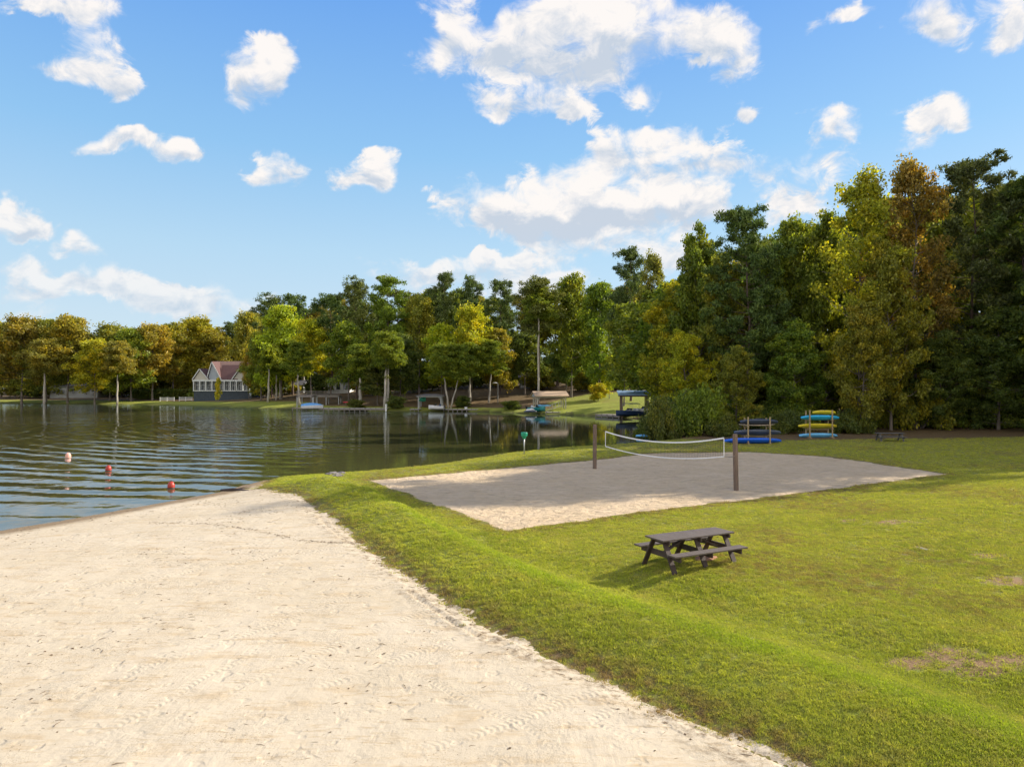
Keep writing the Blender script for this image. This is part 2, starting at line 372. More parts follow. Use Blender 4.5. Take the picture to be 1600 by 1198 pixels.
def mat_court():
    m, t, out = new_mat('court_sand'); P = t.new('ShaderNodeNewGeometry').outputs['Position']
    c = t.mix(t.ramp(t.noise(P, .5, 5, .6), .3, .7), (.62, .475, .30), (.70, .55, .37))
    c = t.mix(t.m('MULTIPLY', t.ramp(t.noise(t.mapping(P, scale=(.6, 1.3, 1)), 2.6, 6, .75), .48, .72), .6), c, (.30, .20, .13))
    p = t.new('ShaderNodeBsdfPrincipled', i_Base_Color=c, i_Roughness=.95); p.inputs['Specular IOR Level'].default_value = .1
    v = t.new('ShaderNodeTexVoronoi', feature='SMOOTH_F1', i_Vector=t.v('ADD', P, t.v('MULTIPLY', t.noise(P, 2, 3, out='Color'), (.5, .5, 0))), i_Scale=2.6)
    h = t.m('ADD', t.m('MULTIPLY', v.outputs['Distance'], 1.2), t.m('MULTIPLY', t.noise(P, 5, 6, .7), 1.2))
    b = t.new('ShaderNodeBump', i_Height=h, i_Strength=.95, i_Distance=.16); t.l.new(b.outputs[0], p.inputs['Normal'])
    t.l.new(p.outputs[0], out.inputs[0]); return m
def mat_water():
    m, t, out = new_mat('lake_water'); P = t.new('ShaderNodeNewGeometry').outputs['Position']
    sp = t.new('ShaderNodeSeparateXYZ', i_Vector=P)
    # boat wake: rings of long low waves coming in from the middle of the lake
    wob = t.m('MULTIPLY', t.noise(P, .13, 4, .55), 4.5)
    dx = t.m('SUBTRACT', sp.outputs[0], -4.0); dy = t.m('SUBTRACT', sp.outputs[1], 108.0)
    r = t.m('SQRT', t.m('ADD', t.m('MULTIPLY', dx, dx), t.m('MULTIPLY', dy, dy)))
    ph = t.m('MULTIPLY', t.m('ADD', r, wob), 2 * math.pi / 2.3)
    sw = t.m('SINE', ph)
    env = t.m('MULTIPLY', t.ramp(sp.outputs[0], -8, -22, 0, 1, True), t.m('MULTIPLY', t.ramp(r, 12, 55, .12, 1, True), t.ramp(t.noise(P, .2, 4, .6), .36, .60, .15, 1.1)))
    env = t.m('MULTIPLY', env, t.ramp(r, 74, 90, 1, .10, True))
    h1 = t.m('MULTIPLY', t.m('MULTIPLY', sw, env), .034)
    n1 = t.noise(t.mapping(P, scale=(.45, 1, 1)), 1.1, 3, .5); n2 = t.noise(t.mapping(P, scale=(.6, 1, 1)), 4.5, 3, .55)
    calm = t.ramp(sp.outputs[0], 0, -30, .3, 1, True)
    h = t.m('ADD', h1, t.m('MULTIPLY', t.m('ADD', t.m('MULTIPLY', n1, .014), t.m('MULTIPLY', n2, .0035)), calm))
    b = t.new('ShaderNodeBump', i_Height=h, i_Strength=1.0, i_Distance=1.0)
    fr = t.new('ShaderNodeFresnel', i_IOR=1.36); t.l.new(b.outputs[0], fr.inputs['Normal'])
    body = t.new('ShaderNodeBsdfDiffuse', i_Color=(.065, .062, .026))
    gl = t.new('ShaderNodeBsdfGlossy', i_Color=(.84, .92, 1.0), i_Roughness=.035); t.l.new(b.outputs[0], gl.inputs['Normal'])
    mx = t.new('ShaderNodeMixShader', i_Fac=fr.outputs[0]); t.l.new(body.outputs[0], mx.inputs[1]); t.l.new(gl.outputs[0], mx.inputs[2])
    t.l.new(mx.outputs[0], out.inputs[0]); return m

# ---------------------------------------------------------------- ground, beach, court, lake
def poly_px(pts, h=CZ): return [px(a, b, h) for a, b in pts]
def a_litter(x, y):
    sl = sdist(x, y, LAKE)
    woods = sstep(57, 65, y - .02 * (x - 20)) * sstep(12, 20, x)
    far = sstep(100, 130, y) * sstep(1.5, 7, sl)
    lawn1 = 1 - sstep(-3, 3, sdist(x, y, [(10, 118), (31, 108), (32, 165), (19, 165), (8, 150)]))
    lawn2 = sstep(-40, -56, x) * (1 - sstep(7, 15, sl))
    return np.clip(np.maximum(woods, far) - lawn1 - lawn2, 0, 1)
def a_sunlit_lush(x, y):  # sunlit bank crest painted in as a greener strip, plus vivid far lawns
    e = beach_e(x, y); return np.maximum(.9 * sstep(100, 110, y), sstep(1.75, 2.05, e) * (1 - sstep(2.25, 2.7, e)) * (1 - .6 * sstep(18, 26, y)) * (.55 + .9 * np.clip(fbm(x, y, 2.5, 3) + .3, 0, .5)))
patches = [(1390, 815, .9), (1330, 808, .7), (1545, 870, .6), (1100, 845, .5), (1530, 1028, .8), (1480, 1012, .7), (1580, 908, .9), (1440, 856, .35), (1585, 1025, .6), (1420, 1015, .5)]
PW = [(px(a, b, CZ - .55), r) for a, b, r in patches]
def a_bare(x, y):
    r = np.zeros_like(x)
    for (a, b), s in PW: r = np.maximum(r, 1.25 - np.hypot((x - a) / (1.2 * s), (y - b) / (.75 * s)))
    return np.clip(r, 0, 1)
def a_dry(x, y):
    e = beach_e(x, y); c = sdist(x, y, COURT)
    r = (1 - sstep(.1, .9, e)) * .95 + .7 * (1 - sstep(0, 1.2, c)) + .28 * sstep(4, 6, e)
    r = r + .42 * sstep(.05, .35, fbm(x + 9, y, 4, 5)) * sstep(3, 6, e)
    return np.clip(r, 0, 1)
def a_mud(x, y): s = sdist(x, y, LAKE); return (1 - sstep(0, .35, s)) * .9
xs = axis(-900, 900, -12, 16, .13, 1.030); ys = axis(-30, 1400, 7, 24, .11, 1.024)
me = grid_mesh('ground', xs, ys, H, attrs=(('litter', a_litter), ('sunlit_lush', a_sunlit_lush), ('bare', a_bare), ('dry', a_dry), ('mud', a_mud)))
me.materials.append(mat_ground()); tag(link(bpy.data.objects.new('ground', me)), 'mown green lawn with grass bank running beside the sand and round the lake', kind='structure')
RUTS = [[px(*p) for p in l] for l in ([(1055, 1128), (1110, 1152), (1165, 1172), (1235, 1204)], [(668, 925), (720, 957), (790, 999), (850, 1030)], [(640, 930), (700, 972), (745, 1000)], [(498, 808), (518, 832), (545, 852)])]
def Hbeach(x, y):
    e = beach_e(x, y) + edge_n(x, y)
    z = H(x, y)
    th = np.clip(-e * .09, -.14, .055)
    lump = .03 * np.clip(fbm(x, y, .45, 4), -.1, 1) * np.exp(-((e + .45) / .35) ** 2) + .012 * fbm(x, y, .5, 4)
    # tyre rut and little scarp that follow the grass edge
    rut = 0; ridge = 0
    for L in RUTS:
        if True: pass
        dd = seg_d(x, y, L, False) + .05 * fbm(x, y, .5, 3); rut = rut - .042 * np.exp(-(dd / .045) ** 2); ridge = ridge + .026 * np.exp(-((dd - .11) / .05) ** 2)
    k = sstep(.12, .35, -e)
    return z + th + lump + (rut + ridge) * k
xb = axis(-62, 14, -10, 8, .07, 1.022); yb = axis(-25, 46, 7.5, 16, .06, 1.018)
me = grid_mesh('sand_beach', xb, yb, Hbeach, keep=lambda x, y: beach_e(x, y) < .5,
    attrs=(('wet', lambda x, y: 1 - sstep(.15, 1.7, sdist(x, y, LAKE))), ('dirt', lambda x, y: np.exp(-((beach_e(x, y) + .3) / .5) ** 2))))
me.materials.append(mat_beach()); tag(link(bpy.data.objects.new('sand_beach', me)), 'pale sand beach with tyre tracks sloping to the lake', kind='structure')
def Hcourt(x, y):
    c = sdist(x, y, COURT) + .25 * fbm(x, y, 1.2, 4)
    return H(x, y) + np.clip(-c * .12, -.1, .03) + .03 * fbm(x, y, .8, 3)
xc = np.arange(-9, 26, .12); yc = np.arange(20, 53, .12)
me = grid_mesh('court_sand', xc, yc, Hcourt, keep=lambda x, y: sdist(x, y, COURT) < .6)
me.materials.append(mat_court()); tag(link(bpy.data.objects.new('court_sand', me)), 'raked sand of the volleyball court', kind='structure')
wv = [(-1200, -200, WZ), (1200, -200, WZ), (1200, 1400, WZ), (-1200, 1400, WZ)]
wx = np.linspace(-420, 40, 60); wy = np.linspace(4, 260, 60)
me = grid_mesh('lake_water', wx, wy, lambda x, y: x * 0 + WZ)
me.materials.append(mat_water()); tag(link(bpy.data.objects.new('lake_water', me)), 'dark rippled lake reflecting the trees', kind='structure')
# ---------------------------------------------------------------- clouds: a far shell of scattered cumulus over the lake
def build_clouds():
    RD = 3200.; az = np.radians(np.arange(-78, 78.1, .35)); elv = np.radians(np.arange(-.5, 60, .35))
    A, E = np.meshgrid(az, elv); n, m = A.shape
    D = np.stack([np.sin(A) * np.cos(E), np.cos(A) * np.cos(E), np.sin(E)], -1)
    u = D[..., 0] / D[..., 1]; v = D[..., 2] / D[..., 1]
    wu = u + .042 * fbm(u + 3, v + 5, .07, 5); wv_ = v + .036 * fbm(u - 7, v + 9, .06, 5)
    fl = np.zeros_like(u); rl = np.zeros_like(u)
    for cx, cy, rx, ry, st in clouds:
        a = (wu - (cx - CX) / F) / (1.30 * rx / F); b = (wv_ - (HY - cy) / F) / (1.38 * ry / F)
        g = (np.clip(1 - np.hypot(a, b), 0, 1) * (st * (1.45 if max(rx, ry) < 50 else 1.05))); fl += g
        if max(rx, ry) > 26: rl += g * b
    i = np.arange(n * m).reshape(n, m); q = np.stack([i[:-1, :-1], i[:-1, 1:], i[1:, 1:], i[1:, :-1]], -1).reshape(-1, 4)
    fq = fl.ravel()[q].max(1); q = q[fq > .02]
    used = np.unique(q); rm = np.zeros(n * m, int); rm[used] = np.arange(len(used)); q = rm[q]
    me = fast_mesh('sky', (D.reshape(-1, 3) * RD)[used], q, True)
    for nm, ar in (('field', fl), ('relief', rl)):
        t_ = me.attributes.new(nm, 'FLOAT', 'POINT'); t_.data.foreach_set('value', ar.ravel()[used].astype(np.float32))
    m_, t, out = new_mat('cloud'); P = t.v('NORMALIZE', t.new('ShaderNodeNewGeometry').outputs['Position'])
    at_ = lambda n: t.new('ShaderNodeAttribute', attribute_name=n).outputs['Fac']
    f, r = at_('field'), at_('relief'); Q = t.v('MULTIPLY', P, (1, 1, 1.45))
    det = t.noise(Q, 24, 11, .66, .5); det2 = t.noise(t.v('ADD', Q, (-.010, .0, -.014)), 24, 11, .66, .5); low = t.noise(Q, 9, 3, .5)
    z = t.new('ShaderNodeSeparateXYZ', i_Vector=P).outputs[2]
    fc = t.m('ADD', t.m('MULTIPLY', t.m('MINIMUM', f, .85), 1.15), t.m('ADD', t.m('MULTIPLY', t.m('MAXIMUM', t.m('SUBTRACT', f, .85), 0), .35), -.09))
    dens = t.m('ADD', fc, t.m('ADD', t.m('MULTIPLY', t.m('SUBTRACT', det, .51), 2.5), t.m('MULTIPLY', t.m('SUBTRACT', low, .5), 1.2)))
    soft = t.ramp(t.noise(Q, 14, 3, .5), .35, .65, .60, 1.55)
    mk = t.m('MULTIPLY', t.ramp(dens, .14, soft, smooth=True), t.ramp(f, .02, .22, smooth=True))
    mk = t.m('MULTIPLY', mk, t.ramp(z, .06, .24, .55, .97))
    emb = t.m('MULTIPLY', t.m('SUBTRACT', det2, det), -2.4)
    und = t.m('MULTIPLY', r, 1.0)
    lit = t.m('ADD', t.m('ADD', .74, emb), t.m('MULTIPLY', und, .9))
    lit = t.m('SUBTRACT', lit, t.m('MULTIPLY', t.ramp(f, .6, 1.6, 0, .55), t.ramp(und, -.42, .05, 1, 0, True)), clamp=True)
    c = t.mix(lit, (CB * .60, CB * .67, CB * .77), (CB * 1.02, CB * .97, CB * .93))
    em = t.new('ShaderNodeEmission', i_Color=c, i_Strength=1.0); tr = t.new('ShaderNodeBsdfTransparent')
    mx = t.new('ShaderNodeMixShader', i_Fac=mk); t.l.new(tr.outputs[0], mx.inputs[1]); t.l.new(em.outputs[0], mx.inputs[2]); t.l.new(mx.outputs[0], out.inputs[0])
    m_.cycles.emission_sampling = 'NONE'
    me.materials.append(m_); tag(link(bpy.data.objects.new('sky', me)), 'scattered white cumulus clouds in the blue sky', kind='structure')
CB = .52
build_clouds()
# ---------------------------------------------------------------- trees
def leaf_mat(name, warm, trans=.45, rough=.6):
    m, t, out = new_mat(name); base = t.new('ShaderNodeObjectInfo').outputs['Color']
    a = t.new('ShaderNodeAttribute', attribute_name='tint').outputs['Fac']; c = t.new('ShaderNodeAttribute', attribute_name='clump').outputs['Fac']
    col = t.mix(t.ramp(c, .45, 1.0, 0, 1), base, t.v('MULTIPLY', base, warm))
    col = t.v('MULTIPLY', col, t.new('ShaderNodeCombineXYZ', i_X=t.ramp(a, 0, 1, .50, 1.75), i_Y=t.ramp(a, 0, 1, .55, 1.65), i_Z=t.ramp(a, 0, 1, .6, 1.4)).outputs[0])
    d = t.new('ShaderNodeBsdfDiffuse', i_Color=col); tr = t.new('ShaderNodeBsdfTranslucent', i_Color=t.v('MULTIPLY', col, (1.6, 1.5, .7)))
    mx = t.new('ShaderNodeMixShader', i_Fac=trans); t.l.new(d.outputs[0], mx.inputs[1]); t.l.new(tr.outputs[0], mx.inputs[2])
    gl = t.new('ShaderNodeBsdfGlossy', i_Roughness=.5, i_Color=(.6, .6, .6)); m2 = t.new('ShaderNodeMixShader', i_Fac=.03)
    t.l.new(mx.outputs[0], m2.inputs[1]); t.l.new(gl.outputs[0], m2.inputs[2]); t.l.new(m2.outputs[0], out.inputs[0]); return m
M_LEAF = leaf_mat('broad_leaves', (1.5, 1.22, .65)); M_NEED = leaf_mat('pine_needles', (1.25, 1.1, .8), .22)
M_BARK = simple('grey_bark', (.17, .14, .115), .9, .3, 3, .8, 14, stretch=(1, 1, .25), dist=.03)
M_PBARK = simple('pine_bark', (.12, .085, .065), .9, .35, 3, .9, 10, stretch=(1, 1, .3), dist=.04)
def leaves_mesh(name, C, Rd, per, size, aspect, rng, flat=.75, needle=False, mat=None, shell=.45):
    n = len(C) * per; ci = np.repeat(np.arange(len(C)), per)
    u = rng.normal(size=(n, 3)); u /= np.linalg.norm(u, axis=1)[:, None]
    r = (shell + (1 - shell) * rng.random(n)) ** .7 * (1 + .25 * rng.normal(size=n))
    P = C[ci] + u * (r * Rd[ci])[:, None] * np.array([1, 1, flat])
    nr = rng.normal(size=(n, 3)) * .8 + u * .5 + np.array([0, 0, .35]); nr /= np.linalg.norm(nr, axis=1)[:, None]
    if needle: d = u * .8 + rng.normal(size=(n, 3)) * .45 + np.array([0, 0, .25])
    else: d = rng.normal(size=(n, 3)) + np.array([0, 0, -.3])
    d -= nr * (d * nr).sum(1)[:, None]; d /= np.linalg.norm(d, axis=1)[:, None] + 1e-9
    w = np.cross(nr, d); s = size * (.6 + .8 * rng.random(n))
    L = d * s[:, None]; Wd = w * (s * aspect)[:, None]
    v = np.stack([P - L * .5, P + Wd * .5 - L * .05, P + L * .5, P - Wd * .5 - L * .05], 1).reshape(-1, 3)
    q = np.arange(4 * n).reshape(-1, 4)
    me = fast_mesh(name, v, q); me.materials.append(mat)
    t_ = me.attributes.new('tint', 'FLOAT', 'FACE'); t_.data.foreach_set('value', rng.random(n).astype(np.float32))
    cl = rng.random(len(C)); c_ = me.attributes.new('clump', 'FLOAT', 'FACE'); c_.data.foreach_set('value', np.clip(cl[ci] + .18 * rng.normal(size=n), 0, 1).astype(np.float32))
    return me
def wood_mesh(name, tubes, mat, seg=7):
    mb = MB()
    for pts, rad in tubes: mb.tube(pts, rad, seg if rad[0] > .07 else 4, False)
    me = bpy.data.meshes.new(name); me.from_pydata(mb.v, [], mb.f); me.polygons.foreach_set('use_smooth', [True] * len(me.polygons)); me.materials.append(mat); return me
def broad(seed, Ht, Rc, base=.22, nb=34, per=170, size=.34, tr=.26, clr=1.25, sparse=1., kind='crown', top=1.0, lean=.02):
    """trunk with limbs, a crown of leaf clumps along the limbs"""
    rng = np.random.default_rng(seed); n = 9
    tp = [Vector((lean * Ht * (i / n) ** 1.5 * math.sin(seed) + .012 * Ht * rng.normal() * (i / n), lean * Ht * (i / n) * math.cos(seed) + .012 * Ht * rng.normal() * (i / n), Ht * .94 * i / n)) for i in range(n + 1)]
    tubes = [(tp, [tr * (1 - .93 * (i / n) ** .9) * (1.35 if i == 0 else 1) for i in range(n + 1)])]
    C = []; RR = []
    for b in range(nb):
        f = base + (1 - base) * ((b + rng.random()) / nb) ** .9 * .96
        k = min(f, .999) * n; i = int(k); p = tp[i].lerp(tp[min(i + 1, n)], k - i)
        az = b * 2.4 + rng.normal() * .5; g = (f - base) / (1 - base)
        prof = (math.sin(math.pi * min(1, .20 + .80 * g ** .8)) ** .6 if g < .97 else .3) * top
        L = Rc * max(.34, prof) * (.60 + .62 * rng.random()); elv = R(4 + 44 * g + 12 * rng.normal())
        d = Vector((math.cos(az) * math.cos(elv), math.sin(az) * math.cos(elv), math.sin(elv)))
        pts = [p]; q = p.copy()
        for j in range(1, 5):
            q = q + (d + Vector(rng.normal(size=3) * .20) + Vector((0, 0, .06 * j))).normalized() * (L / 4); pts.append(q.copy())
        r0 = tr * (1 - .8 * f) * .42; tubes.append((pts, [r0, r0 * .75, r0 * .55, r0 * .35, .015]))
        for j in (2, 3, 4):
            m = 1 if j == 2 else 2
            for _ in range(m):
                if rng.random() > sparse: continue
                C.append(np.array(pts[j]) + rng.normal(size=3) * np.array([.75, .75, .5]) * clr * .8); RR.append(clr * (.55 + .75 * rng.random()))
    C.append(np.array(tp[-1])); RR.append(clr)
    me = leaves_mesh(kind, np.array(C), np.array(RR), per, size, .62, rng, mat=M_LEAF)
    return me, wood_mesh('trunk', tubes, M_BARK)
def pine(seed, Ht, Rc, base=.45, nb=44, per=150, size=.42, tr=.27, clr=.95):
    rng = np.random.default_rng(seed); n = 8
    tp = [Vector((.01 * Ht * rng.normal() * (i / n) + .01 * Ht * math.sin(i * .8 + seed), .008 * Ht * rng.normal() * (i / n), Ht * .97 * i / n)) for i in range(n + 1)]
    tubes = [(tp, [tr * (1 - .85 * (i / n)) * (1.25 if i == 0 else 1) for i in range(n + 1)])]; C = []; RR = []
    for b in range(nb):
        g = (b + rng.random()) / nb; f = base + (1 - base) * g * .98
        if rng.random() < .12: continue
        k = f * n; i = int(k); p = tp[i].lerp(tp[min(i + 1, n)], k - i); az = b * 2.4 + rng.normal() * .7
        L = Rc * (.38 + .72 * math.sin(math.pi * (.25 + .72 * g)) ) * (.55 + .6 * rng.random()); elv = R(-6 + 42 * g ** 2 + 8 * rng.normal())
        d = Vector((math.cos(az) * math.cos(elv), math.sin(az) * math.cos(elv), math.sin(elv))); pts = [p]; q = p.copy()
        for j in range(1, 5):
            q = q + (d + Vector(rng.normal(size=3) * .14) + Vector((0, 0, .10 * j))).normalized() * (L / 4); pts.append(q.copy())
        r0 = tr * (1 - .75 * f) * .33; tubes.append((pts, [r0, r0 * .8, r0 * .6, r0 * .4, .02]))
        for j, m in ((2, 1), (3, 1), (4, 3)):
            for _ in range(m): C.append(np.array(pts[j]) + rng.normal(size=3) * np.array([.6, .6, .28]) * clr); RR.append(clr * (.55 + .6 * rng.random()))
    for _ in range(3): C.append(np.array(tp[-1]) + rng.normal(size=3) * .4); RR.append(clr * .8)
    me = leaves_mesh('crown', np.array(C), np.array(RR), per, size, .30, rng, flat=.6, needle=True, mat=M_NEED)
    return me, wood_mesh('trunk', tubes, M_PBARK)
def bush(seed, Rc, Ht, nc=46, per=230, size=.17):
    rng = np.random.default_rng(seed); C = []; RR = []; tubes = []
    for _ in range(nc):
        a = rng.random() * 6.283; r = Rc * rng.random() ** .5; z = Ht * (.12 + .8 * rng.random() * (1 - .6 * (r / Rc) ** 2)); C.append((r * math.cos(a), r * math.sin(a), z)); RR.append(.28 * Ht * (.6 + .8 * rng.random()))
        if _ % 4 == 0: tubes.append(([Vector((.1 * math.cos(a), .1 * math.sin(a), -.2)), Vector((r * .5 * math.cos(a), r * .5 * math.sin(a), z * .6)), Vector((r * math.cos(a), r * math.sin(a), z))], [.05, .035, .012]))
    return leaves_mesh('foliage', np.array(C), np.array(RR), per, size, .6, rng, mat=M_LEAF), wood_mesh('stem', tubes, M_BARK)
# kinds: meshes with their real height and crown radius; f* for the far shore, n* for the near wood
KIND = {}
def kind(k, h, r, ms): KIND[k] = (h, r, ms)
for i in range(4): kind('fb%d' % i, 24, 6.5, broad(11 + i, 24, 6.5, (.24, .30, .18, .34)[i], 40, 105, .55, clr=1.5))
for i in range(4): kind('fp%d' % i, 28, 5.2, pine(31 + i, 28, 5.2, (.52, .45, .6, .38)[i], 46, 66, .62, clr=1.15))
for i in range(3): kind('nb%d' % i, 24, 6.8, broad(51 + i, 24, 6.8, (.06, .10, .04)[i], 74, 120, .42, clr=1.0))
for i in range(2): kind('ns%d' % i, 28, 5.5, broad(61 + i, 28, 5.5, (.22, .14)[i], 62, 85, .36, clr=.95, sparse=.8))
for i in range(3): kind('np%d' % i, 28, 5.6, pine(71 + i, 28, 5.6, (.30, .14, .42)[i], 76, 95, .50, clr=.9))
for i in range(3): kind('bu%d' % i, 2.6, 2.6, bush(81 + i, 2.6, 2.6, per=170, size=.21))
for i in range(2): kind('fu%d' % i, 6, 3, broad(91 + i, 6, 3., .08, 26, 60, .42, tr=.09, clr=.85))
kind('yt', 5.5, 1.1, broad(97, 5.5, 1.15, .2, 22, 50, .26, tr=.05, clr=.42))
RN = random.Random(3)
GRN = (.155, .210, .028); DGR = (.105, .146, .034); YGR = (.31, .34, .026); ORG = (.245, .225, .040); RST = (.235, .175, .045); GOL = (.30, .295, .032); OLV = (.215, .240, .036); PIN = (.090, .130, .040); BRN = (.215, .212, .048)
def plant(k, x, y, h, r, col, label, cat='tree', group=None, name=None, rz=None, z=None):
    H0, R0, (cm, tm) = KIND[k]; z = hz(x, y) if z is None else z
    nm = name or ('pine_tree' if 'p' in k else 'tree' if k[0] in 'nfy' and k[1] != 'u' else 'bush')
    e = empty(nm, (x, y, z - .1), label, cat, RN.random() * 6.28 if rz is None else rz, group, (r / R0, r / R0, h / H0))
    c = bpy.data.objects.new('foliage' if nm == 'bush' else 'crown', cm); link(c, e); c.color = (*[a * RN.uniform(.9, 1.1) for a in col], 1)
    t = bpy.data.objects.new('stem' if nm == 'bush' else 'trunk', tm); link(t, e); return e
def row(k, cxp, topp, d, wpx, col, label, group=None, **kw):
    x = at(cxp, d); b = hz(x, d); return plant(k, x, d, zt(topp, d) - b, wpx / 2 * d / F, col, label, group=group, **kw)
FR = [  # kind, centre px, top px, distance, crown width px, colour, label
 ('fb0', -5, 503, 226, 62, OLV, 'olive brown tree at the left edge of the photo on the far shore'),
 ('fb1', 34, 496, 222, 58, ORG, 'orange brown tree second from the left edge on the far shore'),
 ('fb2', 72, 498, 226, 56, BRN, 'brown leaved tree left of the low grey house across the lake'),
 ('fb3', 106, 495, 222, 60, ORG, 'tall orange tree standing in front of the low grey house across the lake'),
 ('fb0', 148, 530, 216, 46, YGR, 'bright yellow green tree shorter than the orange trees round it on the left shore'),
 ('fb1', 172, 508, 228, 56, BRN, 'brown tree just right of the bright yellow green tree on the left shore'),
 ('fb2', 205, 512, 224, 54, OLV, 'olive tree midway between the yellow green tree and the clubhouse'),
 ('fb3', 238, 508, 228, 56, ORG, 'rusty orange tree left of the clubhouse lawn fence'),
 ('fb0', 270, 506, 240, 56, OLV, 'olive gold tree behind the white fence by the clubhouse'),
 ('fb1', 304, 497, 248, 62, GOL, 'golden orange tree rising behind the left gable of the clubhouse'),
 ('fb2', 334, 515, 245, 50, ORG, 'orange tree behind the roof ridge of the clubhouse'),
 ('fp3', 362, 505, 250, 40, PIN, 'dark pine behind the right end of the clubhouse roof'),
 ('fb3', 386, 488, 240, 44, OLV, 'thin topped olive tree right of the clubhouse roof'),
 ('fb1', 389, 545, 209, 22, ORG, 'small orange brown tree against the right gable of the clubhouse'),
 ('fp0', 425, 466, 205, 52, PIN, 'dark round topped pine behind the yellow green tree right of the clubhouse'),
 ('fp1', 458, 463, 208, 50, PIN, 'dark pine with a notched top above the raised wooden deck'),
 ('fb2', 440, 476, 192, 66, YGR, 'large yellow green tree between the clubhouse and the raised wooden deck'),
 ('fb0', 408, 520, 196, 46, GRN, 'green tree just right of the clubhouse with pale trunks under it'),
 ('fb3', 486, 500, 178, 56, YGR, 'yellow green tree directly above the raised wooden deck'),
 ('fp2', 518, 464, 182, 50, PIN, 'dark flat topped pine right of the raised wooden deck'),
 ('fp0', 557, 441, 178, 48, DGR, 'tall round headed pine above the long wooden seawall'),
 ('fp1', 606, 436, 176, 60, GRN, 'tall broad green pine over the right end of the long wooden seawall'),
 ('fb1', 545, 505, 168, 62, GRN, 'mid height green tree behind the long wooden seawall'),
 ('fb0', 590, 560, 156, 54, DGR, 'low dark green tree leaning over the long wooden seawall'),
 ('fb2', 625, 520, 160, 58, DGR, 'dark green tree left of the boathouse with the white boat'),
 ('fb3', 655, 465, 176, 56, OLV, 'olive gold tree behind the boathouse with the white boat'),
 ('fp3', 694, 427, 178, 42, PIN, 'slender pine with the highest open top above the middle of the far shore'),
 ('fb0', 690, 508, 162, 56, YGR, 'yellow green tree above the boathouse with the white boat'),
 ('fp0', 735, 438, 176, 40, PIN, 'dark pine right of the slender highest pine in the middle of the shore'),
 ('fb1', 737, 478, 164, 54, YGR, 'pointed yellow green tree above the pair of leaning pale trunks'),
 ('fp1', 782, 441, 178, 48, PIN, 'dark pine above the lakeside lamp post'),
 ('fb2', 778, 512, 166, 48, OLV, 'grey green tree right of the pointed yellow green tree'),
 ('fp2', 842, 439, 150, 62, DGR, 'broad pine on a tall bare pale trunk behind the tan roofed boathouse'),
 ('fb3', 820, 520, 172, 58, DGR, 'dark green tree hanging over the shadowed house'),
 ('fb0', 893, 431, 158, 66, GRN, 'tall leafy green tree right of the bare trunk pine'),
 ('fb1', 885, 535, 162, 52, DGR, 'dark green tree just behind the tan roofed boathouse'),
 ('fb2', 938, 440, 152, 58, GRN, 'green tree above the sunlit lawn between the two right boathouses'),
 ('fb3', 935, 545, 165, 44, DGR, 'dark low tree at the top of the sunlit lawn'),
 ('fb1', 952, 560, 150, 24, YGR, 'small yellow green tree at the edge of the sunlit lawn'),
 ('fp1', 985, 392, 142, 60, PIN, 'tall dark flat topped pine above the blue roofed boathouse'),
 ('fb2', 975, 475, 132, 54, GRN, 'green tree close behind the blue roofed boathouse'),
 ('fb0', 1012, 520, 126, 50, DGR, 'dark green tree right behind the blue roofed boathouse'),
]
for a in FR: row(*a[:4], a[4] * (1.32 if a[1] < 345 else 1.12), *a[5:])
NR = [
 ('ns0', 1022, 385, 112, 52, BRN, 'thin crowned brownish tree whose bare twigs stand above the left end of the near wood'),
 ('nb0', 1052, 440, 92, 96, YGR, 'yellow green tree at the left end of the near wood beside the blue roofed boathouse'),
 ('nb1', 1092, 368, 88, 90, GRN, 'green tree left of the central tall pine of the near wood'),
 ('np0', 1168, 326, 80, 92, PIN, 'tall pointed pine in the middle of the near wood behind the dark kayaks'),
 ('nb2', 1128, 400, 84, 84, OLV, 'olive tree tucked between the pointed pine and the green tree to its left'),
 ('nb1', 1072, 520, 80, 70, YGR, 'low sunlit yellow green tree over the lakeside bushes'),
 ('nb0', 1238, 340, 84, 104, GRN, 'green tree just right of the tall pointed pine'),
 ('nb2', 1290, 332, 80, 88, GRN, 'dark green tree above the rack with yellow and blue kayaks'),
 ('ns1', 1342, 254, 74, 108, GOL, 'tall thin crowned tree with yellow leaves in the near wood'),
 ('ns0', 1432, 228, 74, 100, RST, 'tallest rust brown tree in the near wood above the far picnic table'),
 ('np1', 1520, 246, 76, 112, PIN, 'big dark pine right of the rust brown tree'),
 ('np0', 1600, 272, 74, 110, DGR, 'dark pine at the right edge of the photo'),
 ('nb1', 1392, 380, 70, 90, OLV, 'olive tree directly behind the far picnic table'),
 ('nb0', 1350, 470, 68, 70, OLV, 'low olive tree between the kayak rack and the far picnic table'),
 ('nb2', 1560, 480, 69, 100, DGR, 'low dark green tree in front of the right hand pines'),
 ('nb1', 1470, 520, 70, 80, DGR, 'low dark tree just right of the far picnic table'),
 ('nb0', 1240, 500, 74, 80, GRN, 'low green tree between the two kayak racks'),
 ('nb2', 1150, 540, 72, 60, OLV, 'low shaded tree behind the dark kayaks'),
]
for a in NR: row(*a[:4], a[4] * 1.22, tuple(c * (.95 if a[5] in (YGR, GOL) else .92) for c in a[5]), *a[6:])
bk = 'wood trees behind the front rows'
rb = random.Random(8)
def back(k, x, y, h, r, c): plant(k, x, y, h, r, c, 'tree standing deep in the far shore wood, behind its front row' if y > 118 else 'tree standing deep in the near wood behind its front row', group=bk if y > 118 else 'trees deep in the near wood')
